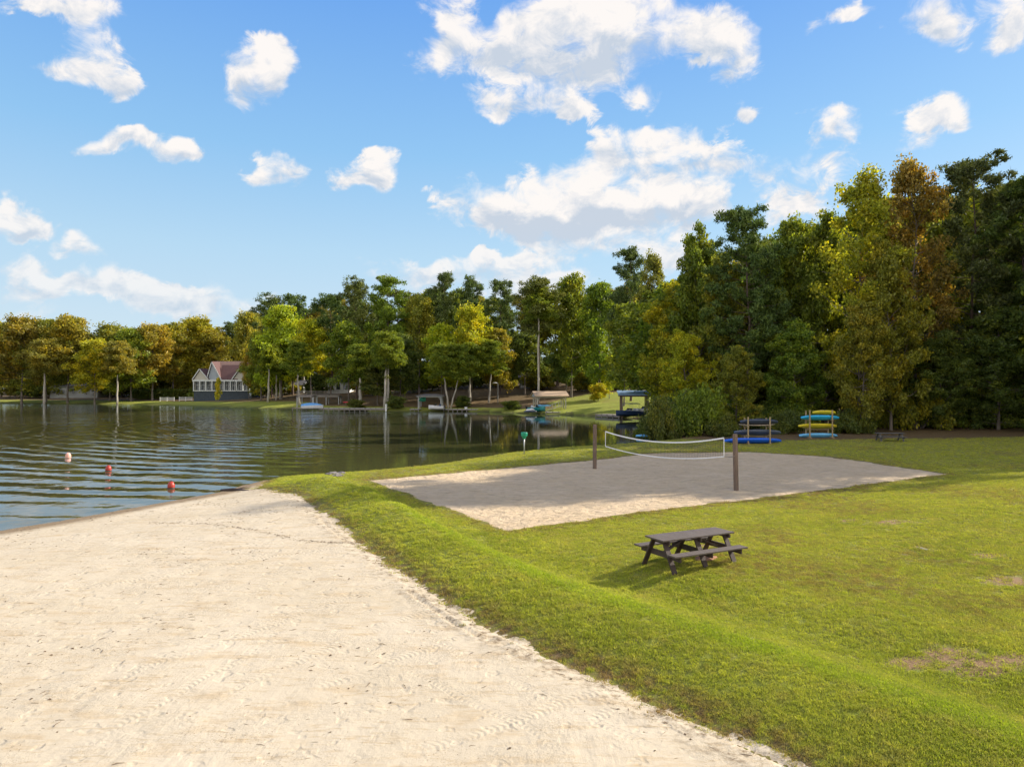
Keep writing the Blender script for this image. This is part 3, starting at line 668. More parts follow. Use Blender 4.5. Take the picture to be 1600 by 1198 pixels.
for i in range(34):                                   # far shore, second and third rows
    p = -30 + i * 31; d = (262 if p < 405 else 214 - (p - 340) * .035) + rb.uniform(-6, 8)
    top = np.interp(p, [-30, 340, 420, 560, 700, 900, 1040], [512, 512, 482, 458, 450, 450, 425]) + rb.uniform(0, 20)
    x = at(p, d); back('f' + rb.choice('bbp') + str(rb.randrange(4)) , x, d, zt(top, d) - hz(x, d), rb.uniform(5, 7.), rb.choice([OLV, ORG, BRN, GOL] if p < 340 else [GRN, DGR, OLV, PIN, BRN]))
for i in range(12):
    p = 30 + i * 26; d = 290 + rb.uniform(-6, 8); x = at(p, d); back('fb%d' % rb.randrange(4), x, d, rb.uniform(22, 26), 7, rb.choice([OLV, BRN, GRN]))
for i in range(22):                                   # near wood behind the front row
    p = 1030 + i * 32; d = rb.uniform(92, 104) + (0 if i % 2 else 10); top = np.interp(p, [1030, 1300, 1400, 1700], [430, 345, 300, 290]) + rb.uniform(0, 30)
    x = at(p, d); back(rb.choice(['fb0', 'fb1', 'fb2', 'fb3', 'fp0', 'fp3']), x, d, zt(top, d) - hz(x, d), rb.uniform(5.5, 7.5), rb.choice([GRN, DGR, OLV, OLV, YGR]))
# the wood goes on to the right of the picture and shades the court
for x, y, h, r, k in ((50.5, 53, 36, 7, 'ns0'), (61, 61, 37, 7, 'ns0'), (60.5, 57.6, 38, 7, 'ns1'), (67, 63, 38, 7.5, 'ns1'), (66, 69, 38, 7, 'fp1'), (75, 66, 32, 7, 'fb3'), (82, 82, 33, 8, 'fb2'), (57, 66, 30, 6, 'nb1'), (95, 78, 34, 8, 'fb0'), (54, 60.5, 24, 6, 'nb2')):
    plant(k, x - .4, y + .9, h, r, rb.choice([GRN, DGR, OLV]), 'tree of the near wood standing beyond the right edge of the photo', group='trees beyond the right edge')
# undergrowth
BU = [(1030, 690, 66, 58, 'leafy bush nearest the lake at the left end of the near wood'), (1060, 660, 68, 70, 'tall round bush over the water behind the net'), (1095, 640, 70, 80, 'tallest lakeside bush left of the dark kayaks'),
 (1012, 672, 70, 44, 'low bush touching the water beside the blue roofed boathouse'), (1128, 665, 66, 50, 'low bush just left of the dark kayaks'), (1225, 655, 69, 60, 'dark bush between the two kayak racks'), (1330, 655, 68, 60, 'dark bush right of the yellow and blue kayaks')]
BASEY = {}
for i, (p, top, d, w, lb) in enumerate(BU):
    x = at(p, d); b = hz(x, d); h = max(1.6, (HY - top) / F * d + CZ - b + 1.2); plant('bu%d' % (i % 3), x, d, h if i > 2 else 4.2 + .5 * i, w / 2 * d / F, [DGR, (.13, .17, .03), GRN, DGR, DGR, DGR, DGR][i], lb, 'bush')
for i in range(26):
    p = 1380 + i * 14 if i < 18 else 1040 + (i - 18) * 28; d = 71 + rb.uniform(0, 6); x = at(p, d)
    plant('bu%d' % (i % 3), x, d, rb.uniform(2.4, 4.5), rb.uniform(2.2, 3.2), rb.choice([DGR, DGR, GRN, OLV]), 'dark undergrowth bush along the foot of the near wood', 'bush', group='undergrowth of the near wood')
for i in range(40):
    p = 395 + i * 16.5; d = (205 if p < 480 else 182) + rb.uniform(0, 22); x = at(p, d)
    if 446 < p < 478 or 508 < p < 548 or 584 < p < 612: d = 226; x = at(p, d)
    if 905 < p < 990: d = 172 + rb.uniform(0, 8); x = at(p, d)
    plant('fu%d' % (i % 2), x, d, rb.uniform(5, 9), rb.uniform(3, 5), rb.choice([DGR, DGR, GRN, OLV]), 'dark understorey bush beneath the tall trees of the far shore', 'bush', group='understorey of the far shore')
for i in range(16):
    p = 214 + i * 5.6; d = 236; x = at(p, d); plant('fu%d' % (i % 2), x, d, 3.2, 2.2, DGR, 'clipped dark hedge shrub in the row left of the clubhouse', 'bush', group='hedge row left of the clubhouse')
row('yt', 341, 590, 196, 8, (.42, .36, .04), 'slim young yellow tree on the lawn in front of the clubhouse')
plant('fu0', at(935, 146), 146, 3.4, 2.2, YGR, 'small bright green bush on the sunlit lawn by the tan roofed boathouse', 'bush')
for p_, d_, h_, lb_ in ((556, 152, 2.4, 'low waterside shrub behind the middle of the long wooden seawall'), (722, 151, 3., 'yellow green shrub by the leaning pale trunks'), (618, 149, 3.2, 'dark shrub just right of the long wooden seawall'), (800, 141, 2.2, 'low green shrub left of the tan roofed boathouse')):
    plant('fu1', at(p_, d_), d_, h_ * .8, 1.9, DGR, lb_, 'bush')
for i in range(24):
    p = -20 + i * 15; d = (250 if p < 235 or p > 300 else 262) + rb.uniform(0, 10); x = at(p, d)
    if p > 14: plant('fu%d' % (i % 2), x, d, rb.uniform(7, 10), rb.uniform(5, 6.5), rb.choice([DGR, OLV, BRN]), 'dark understorey bush beneath the tall trees of the far shore', 'bush', group='understorey of the far shore')
for i in range(16):
    p = 1110 + i * 34; d = 86 + rb.uniform(0, 6); x = at(p, d)
    plant('fu%d' % (i % 2), x, d, rb.uniform(7, 9), rb.uniform(3.5, 4.5), rb.choice([DGR, GRN, OLV]), 'tall understorey bush inside the near wood', 'bush', group='understorey inside the near wood')
# pale shoreline trunks, bare up to the canopy
def bare_trunk(p0, p1, d, ty, w, label):
    x = at(p0, d); b = hz(x, d); hh = zt(ty, d) - b; e = empty('bare_tree', (x, d, b - .1), label, 'tree')
    mb = MB(); dx = at(p1, d) - x; n = 6
    mb.tube([(dx * i / n + .08 * math.sin(i * 2 + p0), .3 * i / n, hh * i / n) for i in range(n + 1)], [w * (1 - .5 * i / n) for i in range(n + 1)], 8); mb.build('trunk', M_PALE, e, smooth=True)
    c = bpy.data.objects.new('crown', KIND['fb%d' % (int(p0) % 4)][2][0]); link(c, e); q_ = 1 if d < 205 else 1.5; c.scale = (.55 * q_, .55 * q_, .42 * q_); c.location = (dx, .3, hh * .62 if q_ == 1 else hh * .5); c.color = (*(GRN if q_ == 1 else BRN), 1)
M_PALE = simple('pale_bark', (.42, .38, .32), .85, .25, 2, .4, 10, stretch=(1, 1, .3))
for a in ((419, 420, 186, 575, .34, 'straight pale trunk nearest the clubhouse at the waterline'), (432, 431, 190, 580, .3, 'pale trunk second from the clubhouse'), (438, 437, 194, 580, .34, 'grey trunk third from the clubhouse'), (468, 464, 168, 575, .32, 'pale leaning trunk beside the raised wooden deck'),
 (563, 562, 156, 590, .45, 'thick pale trunk standing on the long wooden seawall bank'), (601, 603, 151, 560, .32, 'slim pale trunk at the right end of the long wooden seawall'), (606, 606.5, 152, 562, .3, 'slimmer pale trunk at the right end of the long wooden seawall'),
 (701, 694, 150, 590, .26, 'pale trunk leaning left beside the boathouse with the white boat'), (704, 716, 150, 592, .22, 'pale trunk leaning right beside the boathouse with the white boat'), (734, 734, 158, 585, .3, 'pale upright trunk left of the lakeside lamp post'), (764, 767, 158, 580, .26, 'pale slightly leaning trunk just left of the lakeside lamp post'),
 (841, 842, 148, 452, .25, 'very tall straight grey trunk rising behind the tan roofed boathouse'), (69, 69, 214, 575, .42, 'pale trunk in front of the orange trees left of the low grey house'), (183, 183, 214, 585, .3, 'pale trunk left of the clubhouse hedge')):
    bare_trunk(*a)
# ---------------------------------------------------------------- object materials
M_TIMB = simple('weathered_timber', (.095, .073, .060), .8, .3, 4, .5, 25, stretch=(6, .6, 6), col2=(.105, .085, .078))
M_TIMBD = simple('brown_stained_timber', (.055, .036, .030), .75, .3, 5, .4, 25)
M_POST = simple('treated_post', (.17, .115, .085), .85, .3, 5, .5, 30, stretch=(2, 2, .4), col2=(.13, .10, .08))
M_RACK = simple('pale_rack_timber', (.36, .27, .15), .8, .25, 6, .4, 20)
M_TAPE = simple('white_webbing', (.82, .82, .84), .6, .05, 8, .1)
M_CORD = simple('net_cord', (.045, .045, .045), .8, .1, 8, 0)
M_METAL = simple('galvanised_steel', (.42, .43, .43), .45, .1, 9, .1, metal=.7)
M_GREEN = simple('green_plastic', (.015, .28, .17), .4, .1, 4, .05)
M_WHITE = simple('white_paint', (.78, .78, .76), .45, .08, 3, .05)
M_GREYW = simple('grey_blue_siding', (.34, .38, .42), .7, .12, 3, .4, 4, stretch=(.1, .1, 6))
M_GREYP = simple('pale_grey_siding', (.42, .43, .43), .7, .12, 3, .3, 4, stretch=(.1, .1, 6))
M_DKWALL = simple('dark_blue_foundation', (.045, .06, .075), .8, .3, 3, .4, 9)
M_TRIM = simple('pale_trim', (.60, .62, .60), .6, .1, 4, .1)
M_CREAM = simple('cream_gable', (.50, .47, .40), .7, .1, 3, .1)
M_ROOF = simple('red_brown_shingles', (.12, .062, .056), .85, .25, 6, .6, 18)
M_ROOFP = simple('faded_pink_shingles', (.28, .175, .14), .85, .2, 5, .6, 18)
M_ROOFT = simple('tan_shingles', (.42, .30, .19), .85, .2, 6, .5, 18)
M_ROOFG = simple('grey_shingles', (.13, .125, .13), .85, .25, 6, .5, 18)
M_ROOFB = simple('blue_grey_metal_roof', (.24, .36, .52), .4, .1, 3, .2, 4, stretch=(8, .1, 1))
M_DOCK = simple('weathered_dock_boards', (.24, .215, .19), .85, .25, 4, .6, 12, stretch=(5, .5, 1))
M_DOCKW = simple('pale_dock_boards', (.52, .50, .46), .8, .15, 4, .4, 12)
M_GLASS = simple('dark_window_glass', (.02, .028, .035), .08, .2, 2, 0, spec=.8)
M_BRICK = simple('stone_block', (.30, .28, .25), .9, .3, 6, .6, 12)
def plastic(name, c, r=.35): return simple(name, c, r, .10, 3, .08, 12)
M_KB = plastic('blue_kayak_plastic', (.01, .12, .72)); M_KN = plastic('navy_kayak_plastic', (.035, .05, .085)); M_KS = plastic('slate_kayak_plastic', (.07, .09, .13))
M_KC = plastic('cyan_kayak_plastic', (.02, .40, .72)); M_KY = plastic('yellow_kayak_plastic', (.62, .50, .015)); M_KL = plastic('sky_blue_kayak_plastic', (.16, .50, .85)); M_KT = plastic('tan_board_plastic', (.45, .36, .27))
M_BLK = plastic('black_rubber', (.015, .015, .015), .6); M_TEAL = plastic('teal_gelcoat', (.01, .22, .26)); M_HULL = plastic('white_gelcoat', (.80, .80, .80), .25); M_NAVY = plastic('navy_canvas', (.02, .05, .13), .6); M_BCOV = plastic('blue_tarpaulin', (.12, .33, .62), .6)
M_RED = plastic('red_float_plastic', (.40, .035, .02), .4); M_PINK = plastic('faded_pink_float', (.80, .42, .33), .5); M_REDK = plastic('red_canoe_plastic', (.45, .03, .03), .45)
M_ROCK = simple('grey_rock', (.19, .17, .155), .9, .3, 5, .9, 14, dist=.03)

def sub(v, a): return [(x + a[0], y + a[1], z + a[2]) for x, y, z in v]
# ---------------------------------------------------------------- volleyball posts and net
PA = ground(929, 733); PB = ground(1150, 767)
def court_post(p, ptop, px0, lean, label):
    d = p.y; h = zt(ptop, d) - p.z; e = empty('volleyball_post', (p.x, p.y, p.z), label, 'post', math.atan2(PB.y - PA.y, PB.x - PA.x), 'volleyball posts')
    mb = MB(); mb.bar((0, 0, -.3), (lean, 0, h), .17, .17, up=(0, 1, 0)); mb.build('timber', M_POST, e, bevel=.012)
    m = MB()
    for z in (h - .16, h - 1.0): m.tube([(lean * z / h, -.11, z), (lean * z / h, .11, z)], .012, 6); m.tube([(lean * z / h + .02 * math.cos(a), .11, z + .03 * math.sin(a)) for a in (0, 1.57, 3.14, 4.71, 6.28)], .007, 5)
    m.build('eye_bolt', M_METAL, e); return e
court_post(PA, 663, 929, .03, 'square timber volleyball post at the far lake end of the net')
court_post(PB, 678, 1150, -.06, 'square timber volleyball post at the near right end of the net')
def net():
    A = Vector((PA.x, PA.y)); D = Vector((PB.x, PB.y)) - A
    def loc_(pxx):                      # where the sight line crosses the plane of the two posts
        k = (pxx - CX) / F; t = (k * A.y - A.x) / (D.x - k * D.y); return t
    t0, tm, t1 = loc_(946), loc_(1075), loc_(1131); y = lambda t: A.y + D.y * t
    T3 = [(t0, zt(674, y(t0))), (tm, zt(690.5, y(tm))), (t1, zt(684, y(t1)))]; B3 = [(t0, zt(697, y(t0))), (tm, zt(716, y(tm))), (t1, zt(713, y(t1)))]
    def q(P, t):
        r = 0
        for i in range(3):
            l = P[i][1]
            for j in range(3):
                if j != i: l *= (t - P[j][0]) / (P[i][0] - P[j][0])
            r += l
        return r
    e = empty('volleyball_net', (A.x, A.y, PA.z), 'sagging volleyball net with white tapes strung between the two timber posts', 'net')
    W3 = lambda t, z: (D.x * t, D.y * t, z - PA.z)
    n = 36; ts = [t0 + (t1 - t0) * i / n for i in range(n + 1)]
    def tape(P, w, nm):
        m = MB(); nrm = Vector((-D.y, D.x, 0)).normalized() * .004
        rings = []
        for t in ts:
            c = Vector(W3(t, q(P, t))); rings.append([c + nrm + Vector((0, 0, w)), c - nrm + Vector((0, 0, w)), c - nrm - Vector((0, 0, w)), c + nrm - Vector((0, 0, w))])
        m.loft(rings); return m.build(nm, M_TAPE, e)
    tape(T3, .034, 'top_tape'); tape(B3, .024, 'bottom_tape')
    for t in (t0, t1):
        m = MB(); m.bar(W3(t, q(B3, t)), W3(t, q(T3, t)), .04, .01, up=(D.x, D.y, 0)); m.build('side_tape', M_TAPE, e)
    m = MB(); k = 84
    for i in range(1, k):
        t = t0 + (t1 - t0) * i / k; m.tube([W3(t, q(B3, t)), W3(t, q(T3, t))], .0045, 3, False)
    for j in range(1, 9):
        m.tube([W3(t, q(B3, t) + (q(T3, t) - q(B3, t)) * j / 9) for t in ts], .0045, 3, False)
    m.build('netting', M_CORD, e)
    for a, b in (((.012, q(T3, t0) + .18), (t0, q(T3, t0))), ((.012, q(B3, t0) + .12), (t0, q(B3, t0))), ((.985, q(T3, t1) + .1), (t1, q(T3, t1))), ((.985, q(B3, t1) + .02), (t1, q(B3, t1)))):
        m = MB(); m.tube([W3(*a), W3(*b)], .010, 5); m.build('tie_rope', M_CORD, e)
net()
# ---------------------------------------------------------------- picnic tables
def picnic(loc, rz, label, L=2.36, mt=M_TIMB, md=M_TIMBD, mid=True):
    e = empty('picnic_table', loc, label, 'picnic table', rz, 'picnic tables', (.93, .93, .93))
    m = MB()
    for i in range(5): m.box((0, -.29 + .145 * i, .745), (L, .138, .038))
    m.build('tabletop', mt, e, bevel=.004)
    for s in (-1, 1):
        m = MB()
        for k in (0, 1): m.box((.0, s * (.60 + .146 * k), .445), (L, .14, .038))
        m.build('seat', mt, e, bevel=.004)
    xs = (-L / 2 + .17, 0, L / 2 - .21) if mid else (-L / 2 + .28, L / 2 - .28)
    for x in xs:
        for s in (-1, 1):
            m = MB(); m.bar((x, s * .60, -.03), (x, s * .19, .725), .04, .14, up=(1, 0, 0)); m.box((0, 0, 0), (.001, .001, .001)) if 0 else None
            m.build('leg', md, e)
        m = MB(); m.bar((x + .045, -.76, .36), (x + .045, .76, .36), .04, .14); m.build('seat_beam', md, e)
        m = MB(); m.bar((x + .045, -.36, .665), (x + .045, .36, .665), .04, .09); m.build('top_cleat', md, e)
    for s in (-1, 1):
        m = MB(); m.bar((s * (L / 2 - .26), 0, .35), (s * .12, 0, .70), .09, .04); m.build('brace', md, e)
    return e
M_GTIMB = simple('silvered_timber', (.12, .115, .11), .85, .25, 4, .5, 25, stretch=(6, .6, 6))
tp = ground(1078, 879)
picnic((tp.x, tp.y, tp.z), R(27), 'dark weathered picnic table standing in the sun on the open lawn')
fp = ground(1390, 689)
picnic((fp.x, fp.y, fp.z), R(-6), 'shaded grey picnic table at the foot of the near wood', 2.5, mt=M_GTIMB, md=M_GTIMB, mid=False)
# ---------------------------------------------------------------- buoys and sign
def buoy(pxx, pyy, mat, label, r=.21):
    x, y = px(pxx, pyy, HW); e = empty('buoy', (x, y, WZ), label, 'buoy', 0, 'swimming area buoys')
    m = MB(); rings = []
    for z, k in ((-.14, .35), (-.08, .8), (.02, 1.), (.13, 1.0), (.21, .88), (.28, .64), (.32, .34), (.33, .12)):
        rings.append([(r * k * math.cos(a * math.pi / 9), r * k * math.sin(a * math.pi / 9), z) for a in range(18)])
    m.loft(rings); m.build('float_body', mat, e, smooth=True)
    m = MB(); m.tube([(.05 * math.cos(a * .7), 0, .33 + .04 * math.sin(a * .7)) for a in range(0, 10)], .012, 5); m.build('lifting_ring', M_BLK, e)
    m = MB(); m.loft([[(r * k * math.cos(a * math.pi / 9), r * k * math.sin(a * math.pi / 9), z) for a in range(18)] for z, k in ((-.03, 1.0), (-.02, 1.07), (.02, 1.07), (.03, 1.0))]); m.build('waterline_band', M_BLK if mat is M_RED else M_PINK, e, smooth=True)
buoy(107, 714, M_PINK, 'faded pink buoy farthest left of the three in the lake', .18)
buoy(170, 735, M_RED, 'red buoy between the faded pink one and the nearest red one', .165)
buoy(268, 762, M_RED, 'red buoy nearest the sand beach, right of the other two', .17)
g = ground(819, 709); e = empty('shore_marker', tuple(g), 'small green marker on a grey post at the lake edge left of the net', 'marker')
m = MB(); m.tube([(0, 0, -.2), (0, 0, zt(680, g.y) - g.z)], .045, 10); m.build('post', M_METAL, e, smooth=True)
hh = zt(676, g.y) - g.z; rr = .24
m = MB(); m.loft([[(rr * k * math.cos(a * math.pi / 8), rr * k * math.sin(a * math.pi / 8), hh + z) for a in range(16)] for z, k in ((-.42, .45), (-.30, .6), (-.22, .95), (.0, 1.), (.03, .95), (.04, .3))]); m.build('box_head', M_GREEN, e, smooth=False)
# ---------------------------------------------------------------- kayaks and racks
def hull_rings(L, W, Hh, n=22, rocker=.10, sharp=.55, flatb=.8):
    rings = []
    for i in range(n + 1):
        u = -1 + 2 * i / n; w = max(.03, (1 - abs(u) ** 2.4) ** sharp) * W / 2; hgt = Hh * (.55 + .45 * (1 - abs(u) ** 3)); zc = rocker * abs(u) ** 2.5
        rings.append([(u * L / 2, w * math.cos(a), zc + hgt * (.5 + .5 * (math.sin(a) if math.sin(a) > 0 else math.sin(a) * flatb))) for a in [k * math.pi / 7 for k in range(14)]])
    return rings
def kayak(loc, rz, L, W, mat, label, d_lean=True, tilt=0, name='kayak'):
    e = empty(name, loc, label, 'kayak' if name == 'kayak' else 'paddleboard', rz, 'boats stored on the racks'); e.rotation_euler[0] = tilt
    Hh = .40 if name == 'kayak' else .12; e.rotation_euler[0] = R(-32) if name == 'kayak' and d_lean else 0
    m = MB(); m.loft(hull_rings(L, W, Hh)); m.build('hull', mat, e, smooth=True)
    if name == 'kayak':
        m = MB(); rg = []
        for k, z in ((1.06, Hh - .03), (1.0, Hh + .035), (.86, Hh + .03), (.80, Hh - .04)): rg.append([(.48 * k * math.cos(a * math.pi / 10), W * .34 * k * math.sin(a * math.pi / 10), z) for a in range(20)])
        m.loft(rg); m.build('cockpit_rim', M_BLK, e, smooth=True)
        for s in (-1, 1):
            m = MB(); m.tube([(s * (L / 2 - .22), 0, Hh * .72 + .05), (s * (L / 2 - .12), 0, Hh * .72 + .12), (s * (L / 2 - .04), 0, Hh * .5 + .1)], .014, 5); m.build('grab_handle', M_BLK, e)
    else:
        m = MB(); m.box((-.45 * L, 0, -.06), (.18, .012, .14)); m.build('fin', M_BLK, e)
    return e
def rack(pl, pr, d, levels, ztop, label):
    xl, xr = at(pl, d), at(pr, d); xc = (xl + xr) / 2; gz = hz(xc, d); e = empty('kayak_rack', (xc, d, gz), label, 'kayak rack', 0, 'timber kayak racks'); hw = (xr - xl) / 2
    for s in (-1, 1):
        for dy in (-.42, .42):
            m = MB(); m.bar((s * hw, dy, -.1), (s * hw, dy, ztop - gz - (.1 if dy > 0 else 0)), .10, .10, up=(0, 1, 0)); m.build('upright', M_RACK, e)
        for z in levels:
            m = MB(); m.bar((s * hw, -.62, z - gz), (s * hw, .62, z - gz), .09, .05); m.build('arm', M_RACK, e)
        m = MB(); m.bar((s * hw, -.7, .04), (s * hw, .7, .04), .12, .10); m.build('foot', M_RACK, e)
    m = MB(); m.bar((-hw, .42, levels[1] - gz - .12), (hw, .42, levels[1] - gz - .12), .05, .10); m.build('cross_rail', M_RACK, e)
    return e
d = 57.5; lv = [zt(692, d), zt(679.5, d), zt(666, d)]
rack(1166, 1200, d, lv, zt(651, d), 'timber rack holding the bright blue and dark kayaks')
kayak((at(1175, d), d - .30, lv[0] + .03), R(2), 90 / F * d, .80, M_KB, 'long bright blue kayak on the lowest arms of the left rack')
kayak((at(1184, d), d, lv[1] + .03), R(-2), 73 / F * d, .82, M_KS, 'slate grey kayak in the middle of the left rack')
kayak((at(1186, d), d - .1, lv[2] + .20), R(1), 60 / F * d, .72, M_KN, 'dark navy kayak at the top of the left rack')
kayak((at(1183, d), d + .1, lv[2] + .03), R(-1), 56 / F * d, .62, M_KT, 'thin tan paddleboard under the navy kayak', name='paddleboard')
d2 = 63.5; lv2 = [zt(684, d2), zt(669, d2), zt(656, d2)]
rack(1262, 1297, d2, lv2, zt(640, d2), 'timber rack holding the yellow and light blue kayaks')
kayak((at(1279, d2), d2, lv2[0] + .03), R(0), 60 / F * d2, .76, M_KL, 'sky blue kayak on the lowest arms of the right rack')
kayak((at(1278, d2), d2, lv2[1] + .03), R(1), 61 / F * d2, .76, M_KY, 'long yellow kayak in the middle of the right rack')
kayak((at(1281, d2), d2 - .12, lv2[2] + .03), R(-2), 59 / F * d2, .76, M_KC, 'cyan kayak near the top of the right rack')
kayak((at(1290, d2), d2 + .22, lv2[2] + .50), R(1), 37 / F * d2, .62, M_KY, 'short yellow kayak lying above the cyan kayak')
# ---------------------------------------------------------------- boathouses, docks and boats
def rot2(x, y, a): return (x * math.cos(a) - y * math.sin(a), x * math.sin(a) + y * math.cos(a))
def boathouse(pl, pr, d, dep, pe, pt, base_px, roofm, postm, label, kindr='gable', rz=0, gm=None, beams=None):
    """pl..pr eave span in photo columns, pe eave row, pt ridge row"""
    xl, xr = at(pl, d), at(pr, d); xc = (xl + xr) / 2; w = xr - xl; ze = zt(pe, d) - WZ; zr = zt(pt, d) - WZ
    e = empty('boathouse', (xc, d + dep / 2, WZ), label, 'boathouse', rz); hw = w / 2 - .35; hd = dep / 2 - .3
    for sx in (-1, 1):
        for sy in (-1, 0, 1):
            m = MB(); m.bar((sx * hw, sy * hd, -1.2), (sx * hw, sy * hd, ze), .20, .20, up=(0, 1, 0)); m.build('post', postm, e)
            if sy < 1 and kindr != 'flat':
                m = MB(); m.bar((sx * hw, sy * hd, ze - .7), (sx * (hw - .55), sy * hd, ze - .02), .10, .10, up=(0, 1, 0)); m.build('brace', postm, e)
    for sx in (-1, 1): m = MB(); m.bar((sx * hw, -dep / 2, ze + .10), (sx * hw, dep / 2, ze + .10), .14, .22); m.build('beam', beams or postm, e)
    for sy in (-1, 1): m = MB(); m.bar((-w / 2, sy * (hd + .16), ze + .10), (w / 2, sy * (hd + .16), ze + .10), .12, .24); m.build('beam', beams or postm, e)
    z0 = ze + .2; ov = .25
    m = MB()
    if kindr == 'gable':              # ridge runs along x
        m.prism([(-w / 2 - ov, -dep / 2 - ov, z0), (-w / 2 - ov, 0, zr), (-w / 2 - ov, dep / 2 + ov, z0), (-w / 2 - ov, dep / 2 + ov, z0 + .12), (-w / 2 - ov, 0, zr + .14), (-w / 2 - ov, -dep / 2 - ov, z0 + .12)], (w + 2 * ov, 0, 0))
        gb = MB(); gb.prism([(-w / 2, -dep / 2 + .1, z0 + .02), (-w / 2, 0, zr - .05), (-w / 2, dep / 2 - .1, z0 + .02)], (.08, 0, 0)); gb.build('gable_end', gm or M_GREYP, e)
        gb = MB(); gb.prism([(w / 2 - .08, -dep / 2 + .1, z0 + .02), (w / 2 - .08, 0, zr - .05), (w / 2 - .08, dep / 2 - .1, z0 + .02)], (.08, 0, 0)); gb.build('gable_end', gm or M_GREYP, e)
    elif kindr == 'hip':
        a = [(-w / 2 - ov, -dep / 2 - ov, z0), (w / 2 + ov, -dep / 2 - ov, z0), (w / 2 + ov, dep / 2 + ov, z0), (-w / 2 - ov, dep / 2 + ov, z0)]; r = [(-w * .2, 0, zr), (w * .2, 0, zr)]
        m.add(a + sub(a, (0, 0, .1)) + r, [(3, 2, 1, 0), (0, 1, 5, 4), (1, 2, 6, 5), (2, 3, 7, 6), (3, 0, 4, 7), (4, 5, 9, 8), (5, 6, 9), (6, 7, 8, 9), (7, 4, 8)])
    else:
        m.prism([(-w / 2 - ov, -dep / 2 - ov, z0), (w / 2 + ov, -dep / 2 - ov, z0), (w / 2 + ov, -dep / 2 - ov, z0 + .14), (-w / 2 - ov, -dep / 2 - ov, z0 + .14)], (0, dep + 2 * ov, .65))
        for k in range(int(w / .6)): m.box((-w / 2 + .3 + k * .6, 0, z0 + .5), (.04, dep, .001)) if 0 else None
    m.build('roof', roofm, e); return e
def dock(p0, p1, d0, d1, wid, top, mat, label, group=None, posts=6, skirt=.18):
    a = Vector((at(p0, d0), d0, 0)); b = Vector((at(p1, d1), d1, 0)); L = (b - a).length; an = math.atan2(b.y - a.y, b.x - a.x); c = (a + b) / 2
    e = empty('dock', (c.x, c.y, WZ), label, 'dock', an, group); t = top - WZ; n = max(4, int(L / .3)); m = MB()
    for i in range(n): m.box((-L / 2 + (i + .5) * L / n, wid / 2, t), (L / n - .03, wid, .05))
    m.build('deck_boards', mat, e); m = MB()
    for y_ in (.06, wid - .06): m.box((0, y_, t - .03 - skirt / 2), (L, .07, skirt))
    m.build('side_beam', M_DOCK, e)
    for i in range(posts):
        m = MB(); m.tube([(-L / 2 + .2 + i * (L - .4) / (posts - 1), .0, -1.1), (-L / 2 + .2 + i * (L - .4) / (posts - 1), .0, t + .08)], .10, 8); m.build('pile', M_DOCK, e)
    return e
def motorboat(loc, rz, L, W, mat, label, canopy=None, cover=None, engine=True, name='motorboat', cat='boat'):
    e = empty(name, loc, label, cat, rz); n = 16; rg = []
    for i in range(n + 1):
        u = i / n; w = W / 2 * (1 - max(0, (u - .45) / .55) ** 2.2) + .02; z1 = .75 + .25 * u; k = .12 + .35 * u ** 3
        rg.append([(L * (u - .5), w * .96, z1), (L * (u - .5), w, z1 - .08), (L * (u - .5), w * .86, .22 + k * .4), (L * (u - .5) * .985, w * .35, -.02 + k * .5), (L * (u - .5) * .985, 0, -.12 + k * .5),
                   (L * (u - .5) * .985, -w * .35, -.02 + k * .5), (L * (u - .5), -w * .86, .22 + k * .4), (L * (u - .5), -w, z1 - .08), (L * (u - .5), -w * .96, z1), (L * (u - .5), 0, z1 - .22)])
    m = MB(); m.loft(rg); m.build('hull', mat, e)
    if cover:
        m = MB(); rg = []
        for i in range(9):
            u = i / 8; w = W / 2 * (1.02 - max(0, (u - .45) / .55) ** 2.2 * .95); zt_ = .80 + .55 * math.sin(math.pi * min(1, u * .9 + .1)) ** .7
            rg.append([(L * (u - .5) * 1.02, w, .68 + .2 * u), (L * (u - .5) * 1.02, w * .5, (.75 + zt_) / 2 + .1), (L * (u - .5) * 1.02, 0, zt_ + .1), (L * (u - .5) * 1.02, -w * .5, (.75 + zt_) / 2 + .1), (L * (u - .5) * 1.02, -w, .68 + .2 * u)])
        m.loft(rg); m.build('cover', cover, e, smooth=True)
    else:
        m = MB(); m.prism([(L * .05, W * .36, .78), (L * .16, 0, .85), (L * .05, -W * .36, .78), (L * -.02, -W * .34, 1.25), (L * .06, 0, 1.3), (L * -.02, W * .34, 1.25)], (.03, 0, .01)); m.build('windshield', M_GLASS, e)
        for s in (-1, 1): m = MB(); m.box((-L * .18, s * W * .22, .78), (.5, .5, .35)); m.box((-L * .18 - .25, s * W * .22, 1.0), (.1, .5, .45)); m.build('seat', M_HULL if mat is not M_HULL else M_NAVY, e, bevel=.04)
    if engine:
        m = MB(); m.box((-L / 2 - .18, 0, .80), (.38, .34, .55)); m.box((-L / 2 - .2, 0, .25), (.16, .14, .8)); m.build('outboard_motor', M_BLK, e, bevel=.05)
    if canopy:
        m = MB()
        rg = [[(L * (u - .5), y_ * W * .46, 2.0 + .10 * (1 - y_ * y_) + z_) for y_, z_ in ((-1, 0), (-.5, 0), (0, 0), (.5, 0), (1, 0), (1, -.05), (.5, -.05), (0, -.05), (-.5, -.05), (-1, -.05))] for u in (.25, .45, .65)]
        m.loft(rg); m.build('bimini_canopy', canopy, e)
        for u in (.28, .62):
            for s in (-1, 1): m = MB(); m.tube([(L * (u - .5), s * W * .44, .75), (L * (u - .5), s * W * .44, 2.0)], .02, 5); m.build('canopy_pole', M_METAL, e)
    return e
